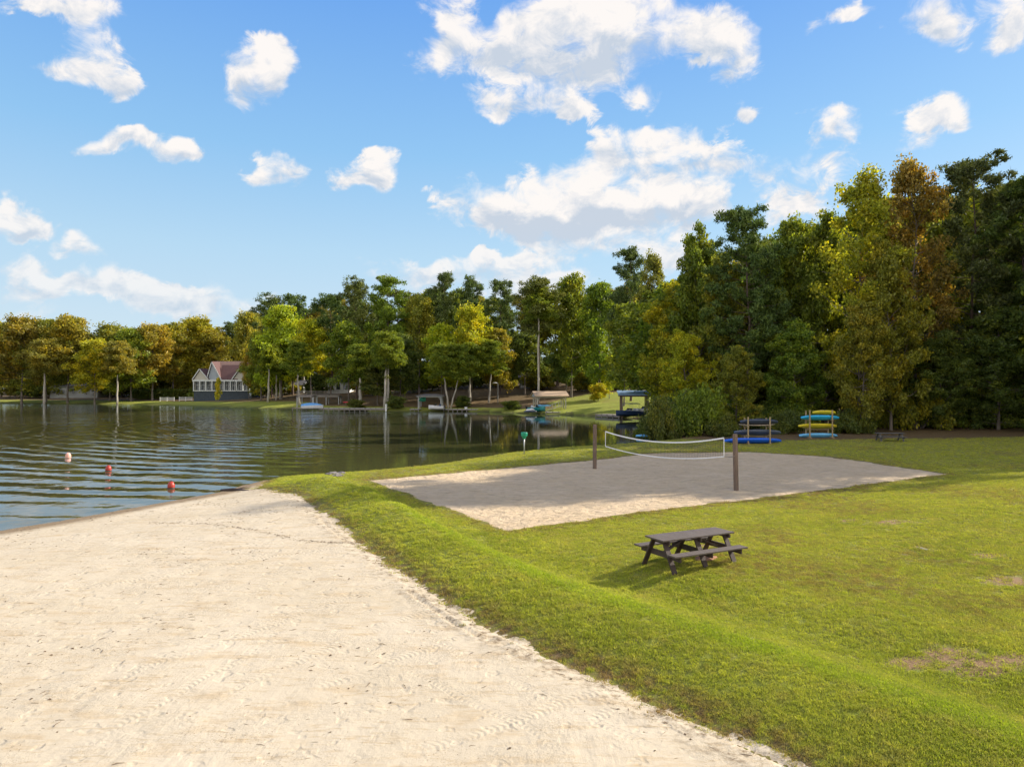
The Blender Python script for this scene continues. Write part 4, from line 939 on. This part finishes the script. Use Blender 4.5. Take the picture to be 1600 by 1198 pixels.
# raised deck at the left
d = 156; xl, xr = at(463, d), at(489, d)
def raised_deck(pl, pr, d, dep, label):
    xl, xr = at(pl, d), at(pr, d); w = xr - xl; e = empty('raised_deck', ((xl + xr) / 2, d, WZ), label, 'deck'); t = zt(618, d) - WZ
    m = MB(); k = int(w / .2)
    for i in range(k): m.box((-w / 2 + (i + .5) * w / k, dep / 2, t), (w / k - .02, dep, .06))
    m.build('deck_boards', M_DOCK, e)
    m = MB(); m.box((0, .05, t - .2), (w, .1, .3)); m.box((0, dep - .05, t - .2), (w, .1, .3)); m.build('rim_beam', M_DOCK, e)
    for x in np.linspace(-w / 2 + .15, w / 2 - .15, max(2, int(w / 3) + 1)):
        for y in (.1, dep - .1): m = MB(); m.bar((x, y, -1), (x, y, t), .2, .2, up=(0, 1, 0)); m.build('post', M_POSTL, e)
    m = MB(); n = int(w / .22)
    for i in range(n + 1): m.box((-w / 2 + i * w / n, .06, t + .55), (.06, .05, 1.0))
    m.box((0, .06, t + 1.08), (w, .12, .06)); m.box((0, .06, t + .12), (w, .06, .08)); m.build('railing', M_DOCK, e); return e
M_POSTL = simple('pale_grey_post', (.38, .39, .38), .8, .2, 4, .3, 12)
raised_deck(463, 489, 157, 4, 'raised wooden deck on tall pale posts at the left of the long seawall')
raised_deck(489, 530, 166, 2.4, 'long railed wooden walkway behind the raised deck')
dock(456, 480, 153, 151, 3, WZ + .62, M_ROOFT, 'low tan dock platform under the raised deck', posts=4)
dock(496, 605, 149.5, 147.5, 2.2, WZ + .62, M_DOCKW, 'long pale wooden seawall walk between the deck and the two slim trunks', posts=14, skirt=.35)
motorboat((at(488, 149), 149, WZ + .35), R(12), 4.6, 1.9, M_HULL, 'white boat under a light blue cover beside the raised wooden deck', cover=M_BCOV, engine=False)
gp = (at(603, 147), 147.1); e = empty('mooring_post', (*gp, WZ), 'short white mooring post at the right end of the seawall walk', 'post'); m = MB(); m.bar((0, 0, -1), (0, 0, 1.5), .34, .34, up=(0, 1, 0)); m.build('shaft', M_WHITE, e, bevel=.03); m = MB(); m.prism([(-.22, -.22, 1.5), (.22, -.22, 1.5), (.22, .22, 1.5), (-.22, .22, 1.5)], (0, 0, .1)); m.build('cap', M_TRIM, e)
x_ = at(550, 162); kz = hz(x_, 162); e = empty('canoe', (x_, 162, kz + .3), 'red canoe lying upside down on the leaf covered bank behind the seawall', 'canoe', R(5)); m = MB(); m.loft(hull_rings(4.2, .9, .45)); o = m.build('hull', M_REDK, e, smooth=True); m = MB(); m.bar((-1.4, -.5, -.1), (-1.4, .5, -.1), .1, .35); m.bar((1.4, -.5, -.1), (1.4, .5, -.1), .1, .35); m.build('stand', M_DOCK, e)
# boathouse with the white boat
boathouse(651, 691, 148, 5, 620, 615.5, 640, M_ROOFG, M_POSTL, 'dark roofed boathouse with pale posts sheltering a white boat', 'hip', beams=M_TRIM)
motorboat((at(681, 146), 146.8, WZ + .35), R(172), 3.4, 1.8, M_HULL, 'small white boat moored in the dark roofed boathouse', engine=True)
x_ = at(660, 149.5); e = empty('hanging_tarp', (x_, 149.5, zt(627, 149.5)), 'teal tarp hanging under the left side of the dark roofed boathouse', 'tarp'); m = MB(); rg = [[(-.75 + 1.5 * i / 8, .12 * math.sin(i * 1.3) + dy, z + .08 * math.sin(i)) for z, dy in ((0, 0), (.5, .05), (1.0, 0), (1.0, .04), (.5, .09), (0, .04))] for i in range(9)]; m.loft(rg); o = m.build('sheet', M_GREEN, e, smooth=True)
dock(640, 655, 147.5, 147, 2, WZ + .5, M_DOCKW, 'short pale dock left of the dark roofed boathouse', posts=3)
dock(692, 745, 147, 145.5, 1.6, WZ + .5, M_DOCKW, 'long pale dock right of the dark roofed boathouse', posts=8)
x_ = at(728, 146.2); e = empty('storage_box', (x_, 146.2, WZ + .53), 'small white box standing on the long pale dock', 'box'); m = MB(); m.box((0, 0, .2), (.55, .4, .4)); m.build('bin', M_WHITE, e, bevel=.03); m = MB(); m.box((0, 0, .43), (.6, .45, .05)); m.build('lid', M_TRIM, e, bevel=.01)
# lamp post
x_ = at(778, 158); b = hz(x_, 158); e = empty('lamp_post', (x_, 158, b), 'slim pale lamp post with a white head on the far bank', 'lamp post'); hh = zt(598.5, 158) - b
m = MB(); m.tube([(0, 0, -.2), (0, 0, hh - .1), (-.1, 0, hh), (-.5, 0, hh + .05)], [.11, .075, .06, .05], 8); m.build('pole', M_POSTL, e, smooth=True)
m = MB(); m.loft([[(-.7 + .55 * k * math.cos(a * math.pi / 6), .32 * k * math.sin(a * math.pi / 6), hh + z) for a in range(12)] for z, k in ((-.05, .6), (.0, 1), (.12, .9), (.2, .4))]); m.build('lamp_head', M_WHITE, e, smooth=True)
# tan roofed boathouse
boathouse(834, 885, 133.5, 4.6, 621, 612.2, 645, M_ROOFT, M_CREAM, 'tan roofed boathouse with cream posts and a pale gable', 'gable', rz=R(9), gm=M_GREYP)
motorboat((at(838, 132), 132.0, WZ + .45), R(14), 3.6, 1.6, M_TEAL, 'teal boat at the left side of the tan roofed boathouse')
kayak((at(849, 133), 133.6, WZ + 1.35), R(4), 3.0, .9, M_KL, 'pale blue kayak slung under the tan boathouse roof', d_lean=False)
e = kayak; x_ = at(829, 131); jj = empty('jet_ski', (x_, 131, WZ + .25), 'small white and dark jet ski left of the tan roofed boathouse', 'jet ski', R(20))
m = MB(); m.loft(hull_rings(2.6, 1.0, .5)); m.build('hull', M_KS, jj, smooth=True); m = MB(); m.loft([[(x, w * math.cos(a), .45 + h * max(0, math.sin(a))) for a in [k * math.pi / 6 for k in range(12)]] for x, w, h in ((-.9, .2, .25), (-.3, .22, .32), (.1, .26, .55), (.5, .3, .42), (.95, .12, .1))]); m.build('seat_cowl', M_HULL, jj, smooth=True); m = MB(); m.tube([(.1, -.38, 1.02), (.2, 0, 1.05), (.1, .38, 1.02)], .03, 6); m.build('handlebar', M_BLK, jj)
dock(852, 884, 131, 130.5, 2.0, WZ + .42, M_DOCKW, 'pale floating dock in front of the tan roofed boathouse', posts=4, skirt=.3)
def gangway(p0, p1, d, z0, z1, label):
    a = at(p0, d); b = at(p1, d); e = empty('gangway', (a, d, WZ), label, 'gangway'); L = b - a; m = MB(); m.bar((0, 0, z0), (L, 0, z1), 1.0, .08); m.build('walkway', M_CREAM, e)
    for y in (-.5, .5):
        m = MB(); m.bar((0, y, z0 + .9), (L, y, z1 + .9), .06, .06)
        for i in range(6): m.bar((L * i / 5, y, z0 + (z1 - z0) * i / 5), (L * i / 5, y, z0 + (z1 - z0) * i / 5 + .9), .05, .05, up=(0, 1, 0))
        m.build('handrail', M_CREAM, e)
gangway(853, 878, 133.6, .5, 1.6, 'yellowish railed gangway under the tan boathouse roof')
# docks and the boathouse on the right
dock(884, 902, 129, 128, 2.2, WZ + .40, M_DOCK, 'short dark dock at the foot of the sunlit lawn', posts=3)
dock(921, 938, 125, 123, 1.8, WZ + .40, M_DOCKW, 'low pale dock in the middle of the sunlit lawn shore', posts=3)
dock(930, 968, 118, 113, 3.0, WZ + .45, M_DOCK, 'wide dark dock left of the blue roofed boathouse', posts=5, skirt=.3)
boathouse(972, 1018, 111, 6, 618.5, 612.5, 652, M_ROOFB, M_POSTB, 'blue flat roofed boathouse beside the near wood', 'flat', rz=R(-6)) if 0 else None
M_POSTB = simple('brown_boathouse_post', (.20, .14, .10), .8, .2, 4, .3, 12)
boathouse(972, 1019, 111, 6, 619.5, 615, 652, M_ROOFB, M_POSTB, 'blue flat roofed boathouse beside the near wood', 'flat', rz=R(-6))
motorboat((at(984, 109), 109.2, WZ + .5), R(205), 5.2, 2.2, M_NAVY, 'navy motorboat with a dark canopy under the blue roofed boathouse', canopy=M_NAVY)
motorboat((at(1007, 110), 110.4, WZ + .75), R(190), 3.6, 1.8, M_HULL, 'white boat right of the navy motorboat under the blue roof', engine=False)
e = empty('rowing_boat', (*px(1011, 684, HW), WZ + .03), 'small pale blue rowing boat drifting against the lakeside bush', 'boat', R(8)); m = MB(); m.loft(hull_rings(2.3, .8, .32)); m.build('hull', M_KL, e, smooth=True); m = MB(); m.box((0, 0, .31), (.25, .6, .04)); m.build('thwart', M_DOCK, e)
# ---------------------------------------------------------------- clubhouse and houses
def clubhouse():
    d = 214; s = d / F; X = lambda p: (p - 348) * s; x0 = at(348, d); gz = hz(x0, d); Z = lambda p: zt(p, d) - gz
    e = empty('clubhouse', (x0, d, gz), 'grey clubhouse with red brown gabled roofs and a glazed porch across the lake', 'building', 0)
    xl, xr = X(302), X(390); dep = 11
    zf, zp = Z(611), Z(594.5)
    m = MB(); m.box(((xl + xr) / 2, dep / 2 + .1, zf / 2 - 1), (xr - xl - .2, dep, zf + 2)); m.build('foundation', M_DKWALL, e)
    m = MB(); m.box(((xl + xr) / 2, dep / 2 + 1.1, (zf + zp) / 2), (xr - xl - 1.2, dep - .4, zp - zf - .1)); m.build('wall', M_GREYW, e)
    m = MB(); m.box(((xl + xr) / 2, .25, zf + .12), (xr - xl, 1.0, .26)); m.box(((xl + xr) / 2, .25, zp), (xr - xl + .4, 1.0, .5)); m.build('porch_trim', M_TRIM, e)
    for i in range(10):
        x = xl + .2 + i * (xr - xl - .4) / 9; m = MB(); m.box((x, -.12, (zf + zp) / 2), (.3, .3, zp - zf - .3)); m.build('porch_post', M_TRIM, e)
    for i in range(9):
        x = xl + .2 + (i + .5) * (xr - xl - .4) / 9; w = (xr - xl - .4) / 9 - .5
        f = MB(); zc = (zf + zp) / 2; f.box((x, .86, zc), (w, .06, zp - zf - .8)); o = f.build('window', M_GLASS, e)
        f = MB(); f.box((x, .80, zc), (.09, .06, zp - zf - .8)); f.box((x, .80, zc + .2), (w, .06, .08)); f.box((x - w / 2, .80, zc), (.1, .07, zp - zf - .7)); f.box((x + w / 2, .80, zc), (.1, .07, zp - zf - .7)); f.build('window_frame', M_TRIM, o)
    def roof(nm, poly, dvec, mat): m = MB(); m.prism(poly, dvec); return m.build(nm, mat, e)
    zr = Z(564.5)
    # main roof, ridge left to right
    ml, mr = X(322), X(392); y0, y1 = 1.2, dep + 1; ym = (y0 + y1) / 2
    m = MB(); m.prism([(X(325), y0 + .3, zp - .1), (X(325), ym, zr - .3), (X(325), y1 - .3, zp - .1)], (X(388) - X(325), 0, 0)); m.build('gable_wall', M_GREYW, e)
    roof('main_roof', [(ml, y0 - .3, zp + .1), (ml, ym, zr), (ml, y1 + .3, zp + .1), (ml, y1 + .3, zp + .35), (ml, ym, zr + .3), (ml, y0 - .3, zp + .35)], (mr - ml, 0, 0), M_ROOFP)
    # three front gables
    for a, c, b, zt_, gm in ((301, 312, 326, 577, M_CREAM), (322, 330, 345, 566, M_GREYW), (362, 378, 394, 571, M_CREAM)):
        zz = Z(zt_); A, Cc, Bb = X(a), X(c), X(b); yb = dep * .55; yf = {301: .1, 322: .6, 362: .3}[a]
        m = MB(); m.prism([(A + .25, yf, zp + .2), (Cc, yf, zz - .25), (Bb - .25, yf, zp + .2)], (0, .15, 0)); m.build('gable', gm, e)
        m = MB(); m.prism([(A, yf - .35, zp + .25), (Cc, yf - .35, zz), (Bb, yf - .35, zp + .25), (Bb, yf - .35, zp + .55), (Cc, yf - .35, zz + .32), (A, yf - .35, zp + .55)], (0, yb, 0)); m.build('gable_roof', M_ROOF, e)
        m = MB()
        for (xa, xb) in ((A, Cc), (Cc, Bb)): m.bar((xa, yf - .40, zp + .38 if xa != Cc else zz + .12), (xb, yf - .40, zz + .12 if xa != Cc else zp + .38), .06, .26, up=(0, 0, 1))
        m.build('bargeboard', M_TRIM, e)
    a = X(345); b = X(366)
    m = MB(); m.prism([(a - 1.5, .2, zp + .22), (b + 1, .2, zp + .22), (b + 1, .2, zp + .45), (a - 1.5, .2, zp + .45)], (0, dep * .42, Z(570) - zp - .3)); m.build('porch_roof', M_ROOF, e)
    m = MB(); m.box((X(384), dep * .6, zr - .4), (1.0, 1.0, 2.4)); m.build('chimney', M_BRICK, e)
clubhouse()
M_SHADEGREY = simple('shaded_grey_siding', (.16, .165, .17), .8, .15, 3, .4, 4, stretch=(.1, .1, 6))  # wall darkened in colour to stand for the shadow over this house
def house(pl, pr, d, pe, pt, pb, wm, rm, label, nwin=3, dep=8):
    xl, xr = at(pl, d), at(pr, d); w = xr - xl; xc = (xl + xr) / 2; gz = min(hz(xc, d), zt(pb, d)); e = empty('house', (xc, d, gz), label, 'house'); ze = zt(pe, d) - gz; zr = zt(pt, d) - gz
    m = MB(); m.box((0, dep / 2, ze / 2 - .5), (w, dep, ze + 1)); m.build('wall', wm, e)
    m = MB(); m.prism([(-w / 2 - .4, -.5, ze - .1), (-w / 2 - .4, dep / 2, zr), (-w / 2 - .4, dep + .5, ze - .1), (-w / 2 - .4, dep + .5, ze + .12), (-w / 2 - .4, dep / 2, zr + .25), (-w / 2 - .4, -.5, ze + .12)], (w + .8, 0, 0)); m.build('roof', rm, e)
    for s in (-1, 1): m = MB(); m.prism([(s * (w / 2 - .1), .05, ze), (s * (w / 2 - .1), dep / 2, zr - .1), (s * (w / 2 - .1), dep - .05, ze)], (.06, 0, 0)); m.build('gable', wm, e)
    for i in range(nwin):
        x = -w / 2 + (i + .5) * w / nwin; f = MB(); f.box((x, -.03, ze * .55), (1.1, .06, 1.5)); f.box((x, -.05, ze * .55), (.08, .08, 1.5)) ; o = f.build('window', M_GLASS, e)
        f = MB()
        for sx in (-1, 1): f.box((x + sx * .6, -.05, ze * .55), (.12, .1, 1.74))
        for sz in (-1, 1): f.box((x, -.053, ze * .55 + sz * .81), (1.1, .1, .12))
        f.build('window_frame', M_TRIM, o)
    m = MB(); m.box((w * .25, dep * .5, zr + .3), (.8, .8, 1.6)); m.build('chimney', M_BRICK, e); return e
house(78, 152, 250, 603, 596, 617, M_GREYP, M_ROOFG, 'low grey house behind the orange trees at the left of the far shore', 5)
house(512, 545, 202, 596, 582, 612, M_WHITE, M_ROOFG, 'white house glimpsed between trunks above the raised wooden deck', 3)
house(454, 474, 216, 602, 594, 616, M_GREYP, M_ROOFG, 'small grey house glimpsed left of the white one', 2, 6)
house(586, 608, 206, 602, 594, 616, M_CREAM, M_ROOFG, 'cream house glimpsed behind the two slim trunks', 2)
house(812, 856, 188, 590, 573, 614, M_SHADEGREY, M_ROOFG, 'shadowed grey house behind the tan roofed boathouse', 4)
def rail_fence(p0, p1, d, label):
    xl, xr = at(p0, d), at(p1, d); w = xr - xl; gz = hz((xl + xr) / 2, d); e = empty('fence', ((xl + xr) / 2, d, gz), label, 'fence'); n = max(2, int(w / 2))
    m = MB()
    for z in (.35, .75, 1.1): m.box((0, 0, z), (w, .05, .14))
    m.build('rails', M_WHITE, e)
    for i in range(n + 1): m = MB(); m.box((-w / 2 + i * w / n, .08, .6), (.14, .11, 1.4)); m.build('post', M_WHITE, e)
rail_fence(250, 272, 222, 'white rail fence farther from the clubhouse'); rail_fence(280, 300, 220, 'white rail fence touching the left corner of the clubhouse')
def path_():
    m = MB(); pts = [(205, 623.5), (250, 620.5), (300, 619.5)]
    return
# ---------------------------------------------------------------- rocks and driftwood
def rock(p, r, label, name='rock', mat=M_ROCK, seed=1, sq=(1, .7, .5), grp=None, mound=False):
    bm = bmesh.new(); bmesh.ops.create_icosphere(bm, subdivisions=3, radius=r)
    for v in bm.verts:
        n = mnoise.noise(v.co * (2.2 / r) + Vector((seed, 0, 0))); v.co *= 1 + .32 * n; v.co = Vector((v.co.x * sq[0], v.co.y * sq[1], v.co.z * sq[2]))
    me = bpy.data.meshes.new(name); bm.to_mesh(me); bm.free(); me.materials.append(mat); o = bpy.data.objects.new(name, me); link(o); o.location = (p[0], p[1], p[2]); o.rotation_euler = (0, 0, seed); tag(o, label, 'rock', grp); return o
for i, (a, b, r, lb) in enumerate(((520, 741, .30, 'long grey rock at the notch where the grass bank meets the lake'), (534, 740, .24, 'pale rock right of the long grey rock in the bank notch'), (528, 744, .26, 'dark low rock in front of the others in the bank notch'), (512, 738, .22, 'small rock at the water end of the bank notch'))):
    g = ground(a, b); rock((g.x, g.y, g.z + .02), r, lb, seed=i * 1.7 + .4, sq=(1.3, .8, .45))
g = ground(1440, 857); rock((g.x, g.y, g.z), .10, 'small flat grey stone lying on the open lawn', seed=5, mat=M_DOCK, sq=(1.6, .8, .3))
M_DIRT = simple('red_clay_mound', (.42, .21, .12), .95, .2, 9, .8, 30, dist=.02)
g = ground(1103, 876); rock((g.x + .05, g.y + .2, g.z - .01), .28, 'orange clay mound under the near picnic table', 'clay_mound', M_DIRT, 7, (1.3, .9, .28))
g = ground(372, 768); e = empty('driftwood', tuple(g), 'dark driftwood branch washed up where the sand meets the grass', 'driftwood', R(-12))
m = MB(); m.tube([(-.9, 0, .05), (-.3, .06, .09), (.4, -.03, .07), (1.0, .04, .04)], [.05, .08, .07, .03], 7); m.build('stem', M_TIMBD, e, smooth=True); m = MB(); m.tube([(-.2, .05, .09), (.1, .28, .16), (.35, .42, .12)], [.04, .03, .012], 5); m.build('side_branch', M_TIMBD, e)
# ---------------------------------------------------------------- lawn grass: tufts of blades over the near lawn
def tuft(seed, nb, rad, hgt, wid, mat):
    rng = np.random.default_rng(seed); v = []; q = []
    for _ in range(nb):
        a, r = rng.random() * 6.283, rad * rng.random() ** .5; x, y = r * math.cos(a), r * math.sin(a); b = rng.random() * 6.283; h = hgt * (.45 + .55 * rng.random()); l = hgt * (.5 + .9 * rng.random())
        dx, dy = math.cos(b), math.sin(b); w = wid * (.7 + .6 * rng.random()); nx, ny = -dy * w / 2, dx * w / 2; i = len(v)
        v += [(x - nx, y - ny, -.005), (x + nx, y + ny, -.005), (x + nx * .8 + dx * l * .4, y + ny * .8 + dy * l * .4, h * .65), (x - nx * .8 + dx * l * .4, y - ny * .8 + dy * l * .4, h * .65), (x + dx * l + nx * .1, y + dy * l + ny * .1, h), (x + dx * l - nx * .1, y + dy * l - ny * .1, h)]
        q += [(i, i + 1, i + 2, i + 3), (i + 3, i + 2, i + 4, i + 5)]
    me = fast_mesh('grass_tuft', v, q); me.materials.append(mat)
    t_ = me.attributes.new('tint', 'FLOAT', 'FACE'); t_.data.foreach_set('value', np.repeat(rng.random(nb), 2).astype(np.float32)); return bpy.data.objects.new('grass_tuft', me)
def grass_mat():
    m, t, out = new_mat('grass_blades'); L = t.new('ShaderNodeNewGeometry').outputs['Position']
    a = t.new('ShaderNodeAttribute', attribute_name='tint').outputs['Fac']; r = t.new('ShaderNodeObjectInfo').outputs['Random']
    big = t.noise(L, .4, 4, .6); mid = t.noise(L, 2.0, 4, .6)
    g = t.mix(t.ramp(big, .35, .65), (.37, .41, .048), (.50, .515, .068))
    g = t.mix(t.m('MULTIPLY', t.ramp(mid, .48, .68), .75), g, (.48, .44, .10))
    sunlit_lush = t.new('ShaderNodeAttribute', attribute_name='sunlit_lush', attribute_type='INSTANCER').outputs['Fac']; dry = t.new('ShaderNodeAttribute', attribute_name='dry', attribute_type='INSTANCER').outputs['Fac']
    g = t.mix(t.m('MULTIPLY', sunlit_lush, .65), g, (.34, .47, .02))
    g = t.mix(t.m('MULTIPLY', dry, t.ramp(t.noise(L, 3.2, 5, .7), .38, .58), clamp=True), g, (.30, .20, .09))
    g = t.mix(t.m('MULTIPLY', t.ramp(a, .8, .9), .6), g, (.36, .30, .12))
    g = t.v('MULTIPLY', g, t.new('ShaderNodeCombineXYZ', i_X=t.ramp(r, 0, 1, .75, 1.25), i_Y=t.ramp(r, 0, 1, .8, 1.2), i_Z=1.).outputs[0])
    d = t.new('ShaderNodeBsdfDiffuse', i_Color=g); tr = t.new('ShaderNodeBsdfTranslucent', i_Color=t.v('MULTIPLY', g, (1.3, 1.35, .8)))
    mx = t.new('ShaderNodeMixShader', i_Fac=.34); t.l.new(d.outputs[0], mx.inputs[1]); t.l.new(tr.outputs[0], mx.inputs[2])
    t.l.new(mx.outputs[0], out.inputs[0]); return m
def scatter(name, pts, rot, scl, tufts, label, attrs=()):
    me = bpy.data.meshes.new(name); me.vertices.add(len(pts)); me.vertices.foreach_set('co', pts.astype(np.float32).ravel())
    a = me.attributes.new('rot', 'FLOAT_VECTOR', 'POINT'); a.data.foreach_set('vector', rot.astype(np.float32).ravel())
    a = me.attributes.new('scl', 'FLOAT', 'POINT'); a.data.foreach_set('value', scl.astype(np.float32))
    for n_, v_ in attrs: a = me.attributes.new(n_, 'FLOAT', 'POINT'); a.data.foreach_set('value', v_.astype(np.float32))
    o = bpy.data.objects.new(name, me); link(o); tag(o, label, name.replace('_', ' '), kind='stuff')
    c = bpy.data.collections.new(name + '_pieces')
    for t_ in tufts: c.objects.link(t_)
    ng = bpy.data.node_groups.new(name, 'GeometryNodeTree'); ng.interface.new_socket('Geometry', in_out='INPUT', socket_type='NodeSocketGeometry'); ng.interface.new_socket('Geometry', in_out='OUTPUT', socket_type='NodeSocketGeometry')
    N = ng.nodes; gi = N.new('NodeGroupInput'); go = N.new('NodeGroupOutput'); ip = N.new('GeometryNodeInstanceOnPoints'); ci = N.new('GeometryNodeCollectionInfo')
    ci.inputs['Collection'].default_value = c; ci.inputs['Separate Children'].default_value = True; ci.inputs['Reset Children'].default_value = True; ip.inputs['Pick Instance'].default_value = True
    nr = N.new('GeometryNodeInputNamedAttribute'); nr.data_type = 'FLOAT_VECTOR'; nr.inputs[0].default_value = 'rot'; ns = N.new('GeometryNodeInputNamedAttribute'); ns.data_type = 'FLOAT'; ns.inputs[0].default_value = 'scl'
    l = ng.links; l.new(gi.outputs[0], ip.inputs['Points']); l.new(ci.outputs[0], ip.inputs['Instance']); l.new(nr.outputs[0], ip.inputs['Rotation']); l.new(ns.outputs[0], ip.inputs['Scale']); l.new(ip.outputs[0], go.inputs[0])
    md = o.modifiers.new('scatter', 'NODES'); md.node_group = ng; return o
M_GRASS = grass_mat()
rg = np.random.default_rng(77)
def lawn_points(n, y0, y1, power):
    u = rg.random(n); y = (y0 ** (1 - power) + u * (y1 ** (1 - power) - y0 ** (1 - power))) ** (1 / (1 - power)); x = (rg.random(n) * 1.75 - .80) * y
    k = x > -14; return x[k], y[k]
def lawn_layer(n, y0, y1, s0):
    x, y = lawn_points(n, y0, y1, 1.0001)
    e = beach_e(x, y) + edge_n(x, y); c = sdist(x, y, COURT) + .25 * fbm(x, y, 1.2, 4); sl = sdist(x, y, LAKE)
    keep = (e > -.6) & (c > .05) & (sl > .25) & (a_litter(x, y) < .5) & (rg.random(len(x)) < sstep(-.6, .55, e) ** 2.2 * sstep(-.05, .4, c) * (1 - .8 * sstep(.3, .9, a_bare(x, y))))
    x, y, e = x[keep], y[keep], e[keep]; n = len(x); print('tufts', n)
    pts = np.stack([x, y, np.where(e < .2, np.maximum(H(x, y), Hbeach(x, y)), H(x, y))], 1); rot = np.zeros((n, 3)); rot[:, 2] = rg.random(n) * 6.283; rot[:, :2] = rg.normal(size=(n, 2)) * .12
    sc = s0 * np.clip(y / 13, .85, 1.9) ** .6 * (.65 + .6 * rg.random(n)) * (1 + .35 * np.clip(fbm(x, y, 1.6, 3), -.4, .6)) * (1 + .25 * a_sunlit_lush(x, y))
    return pts, rot, sc, a_sunlit_lush(x, y), a_dry(x, y)
A_ = lawn_layer(190000, 7.5, 62, 1.0)
scatter('grass', A_[0], A_[1], A_[2], [tuft(i, 26, .085, (.030, .036, .040, .027, .034)[i], .0085, M_GRASS) for i in range(5)], 'mown grass blades of the near lawn and bank', (('sunlit_lush', A_[3]), ('dry', A_[4])))
# small litter on the sand: twigs, leaf scraps, pine straw
M_LIT = simple('dry_litter', (.16, .105, .06), .9, .4, 30, 0)
def twig(seed):
    rng = np.random.default_rng(seed); mb = MB()
    if seed % 2: mb.tube([(-.05, 0, .004), (-.01, .006, .008), (.05, -.004, .004)], [.002, .0035, .0015], 4)
    else: mb.add([(-.018, 0, .002), (0, -.011, .012), (.02, 0, .003), (0, .012, .008)], [(0, 1, 2, 3)]); mb.add([(-.006, -.03, .002), (.004, -.028, .002), (.005, .02, .004), (-.004, .022, .004)], [(0, 1, 2, 3)])
    me = bpy.data.meshes.new('twig'); me.from_pydata(mb.v, [], mb.f); me.materials.append(M_LIT); return bpy.data.objects.new('twig', me)
n = 26000; x = rg.uniform(-34, 7, n); y = rg.uniform(7, 34, n); e = beach_e(x, y)
cl = fbm(x, y, 2.4, 4)
keep = (e < .15) & (sdist(x, y, LAKE) > .3) & (rg.random(n) < .10 + .9 * sstep(.12, .45, cl) + .9 * np.exp(-((e + .2) / .45) ** 2)) & (np.abs(x) < y)
x, y = x[keep], y[keep]
LN = [px(*p) for p in ((235, 814), (330, 820), (400, 833), (470, 849), (520, 853), (560, 852))]; LA = np.array(LN); tt = rg.random(420) * (len(LN) - 1); ii = tt.astype(int); ff = (tt - ii)[:, None]
LP = LA[ii] * (1 - ff) + LA[ii + 1] * ff + rg.normal(size=(420, 2)) * .07
x = np.concatenate([x, LP[:, 0]]); y = np.concatenate([y, LP[:, 1]]); n = len(x); rot = np.zeros((n, 3)); rot[:, 2] = rg.random(n) * 6.283
scatter('beach_litter', np.stack([x, y, Hbeach(x, y)], 1), rot, .4 + 1.3 * rg.random(n) ** 2.5, [twig(i) for i in range(4)], 'scattered twigs and leaf scraps on the pale sand')
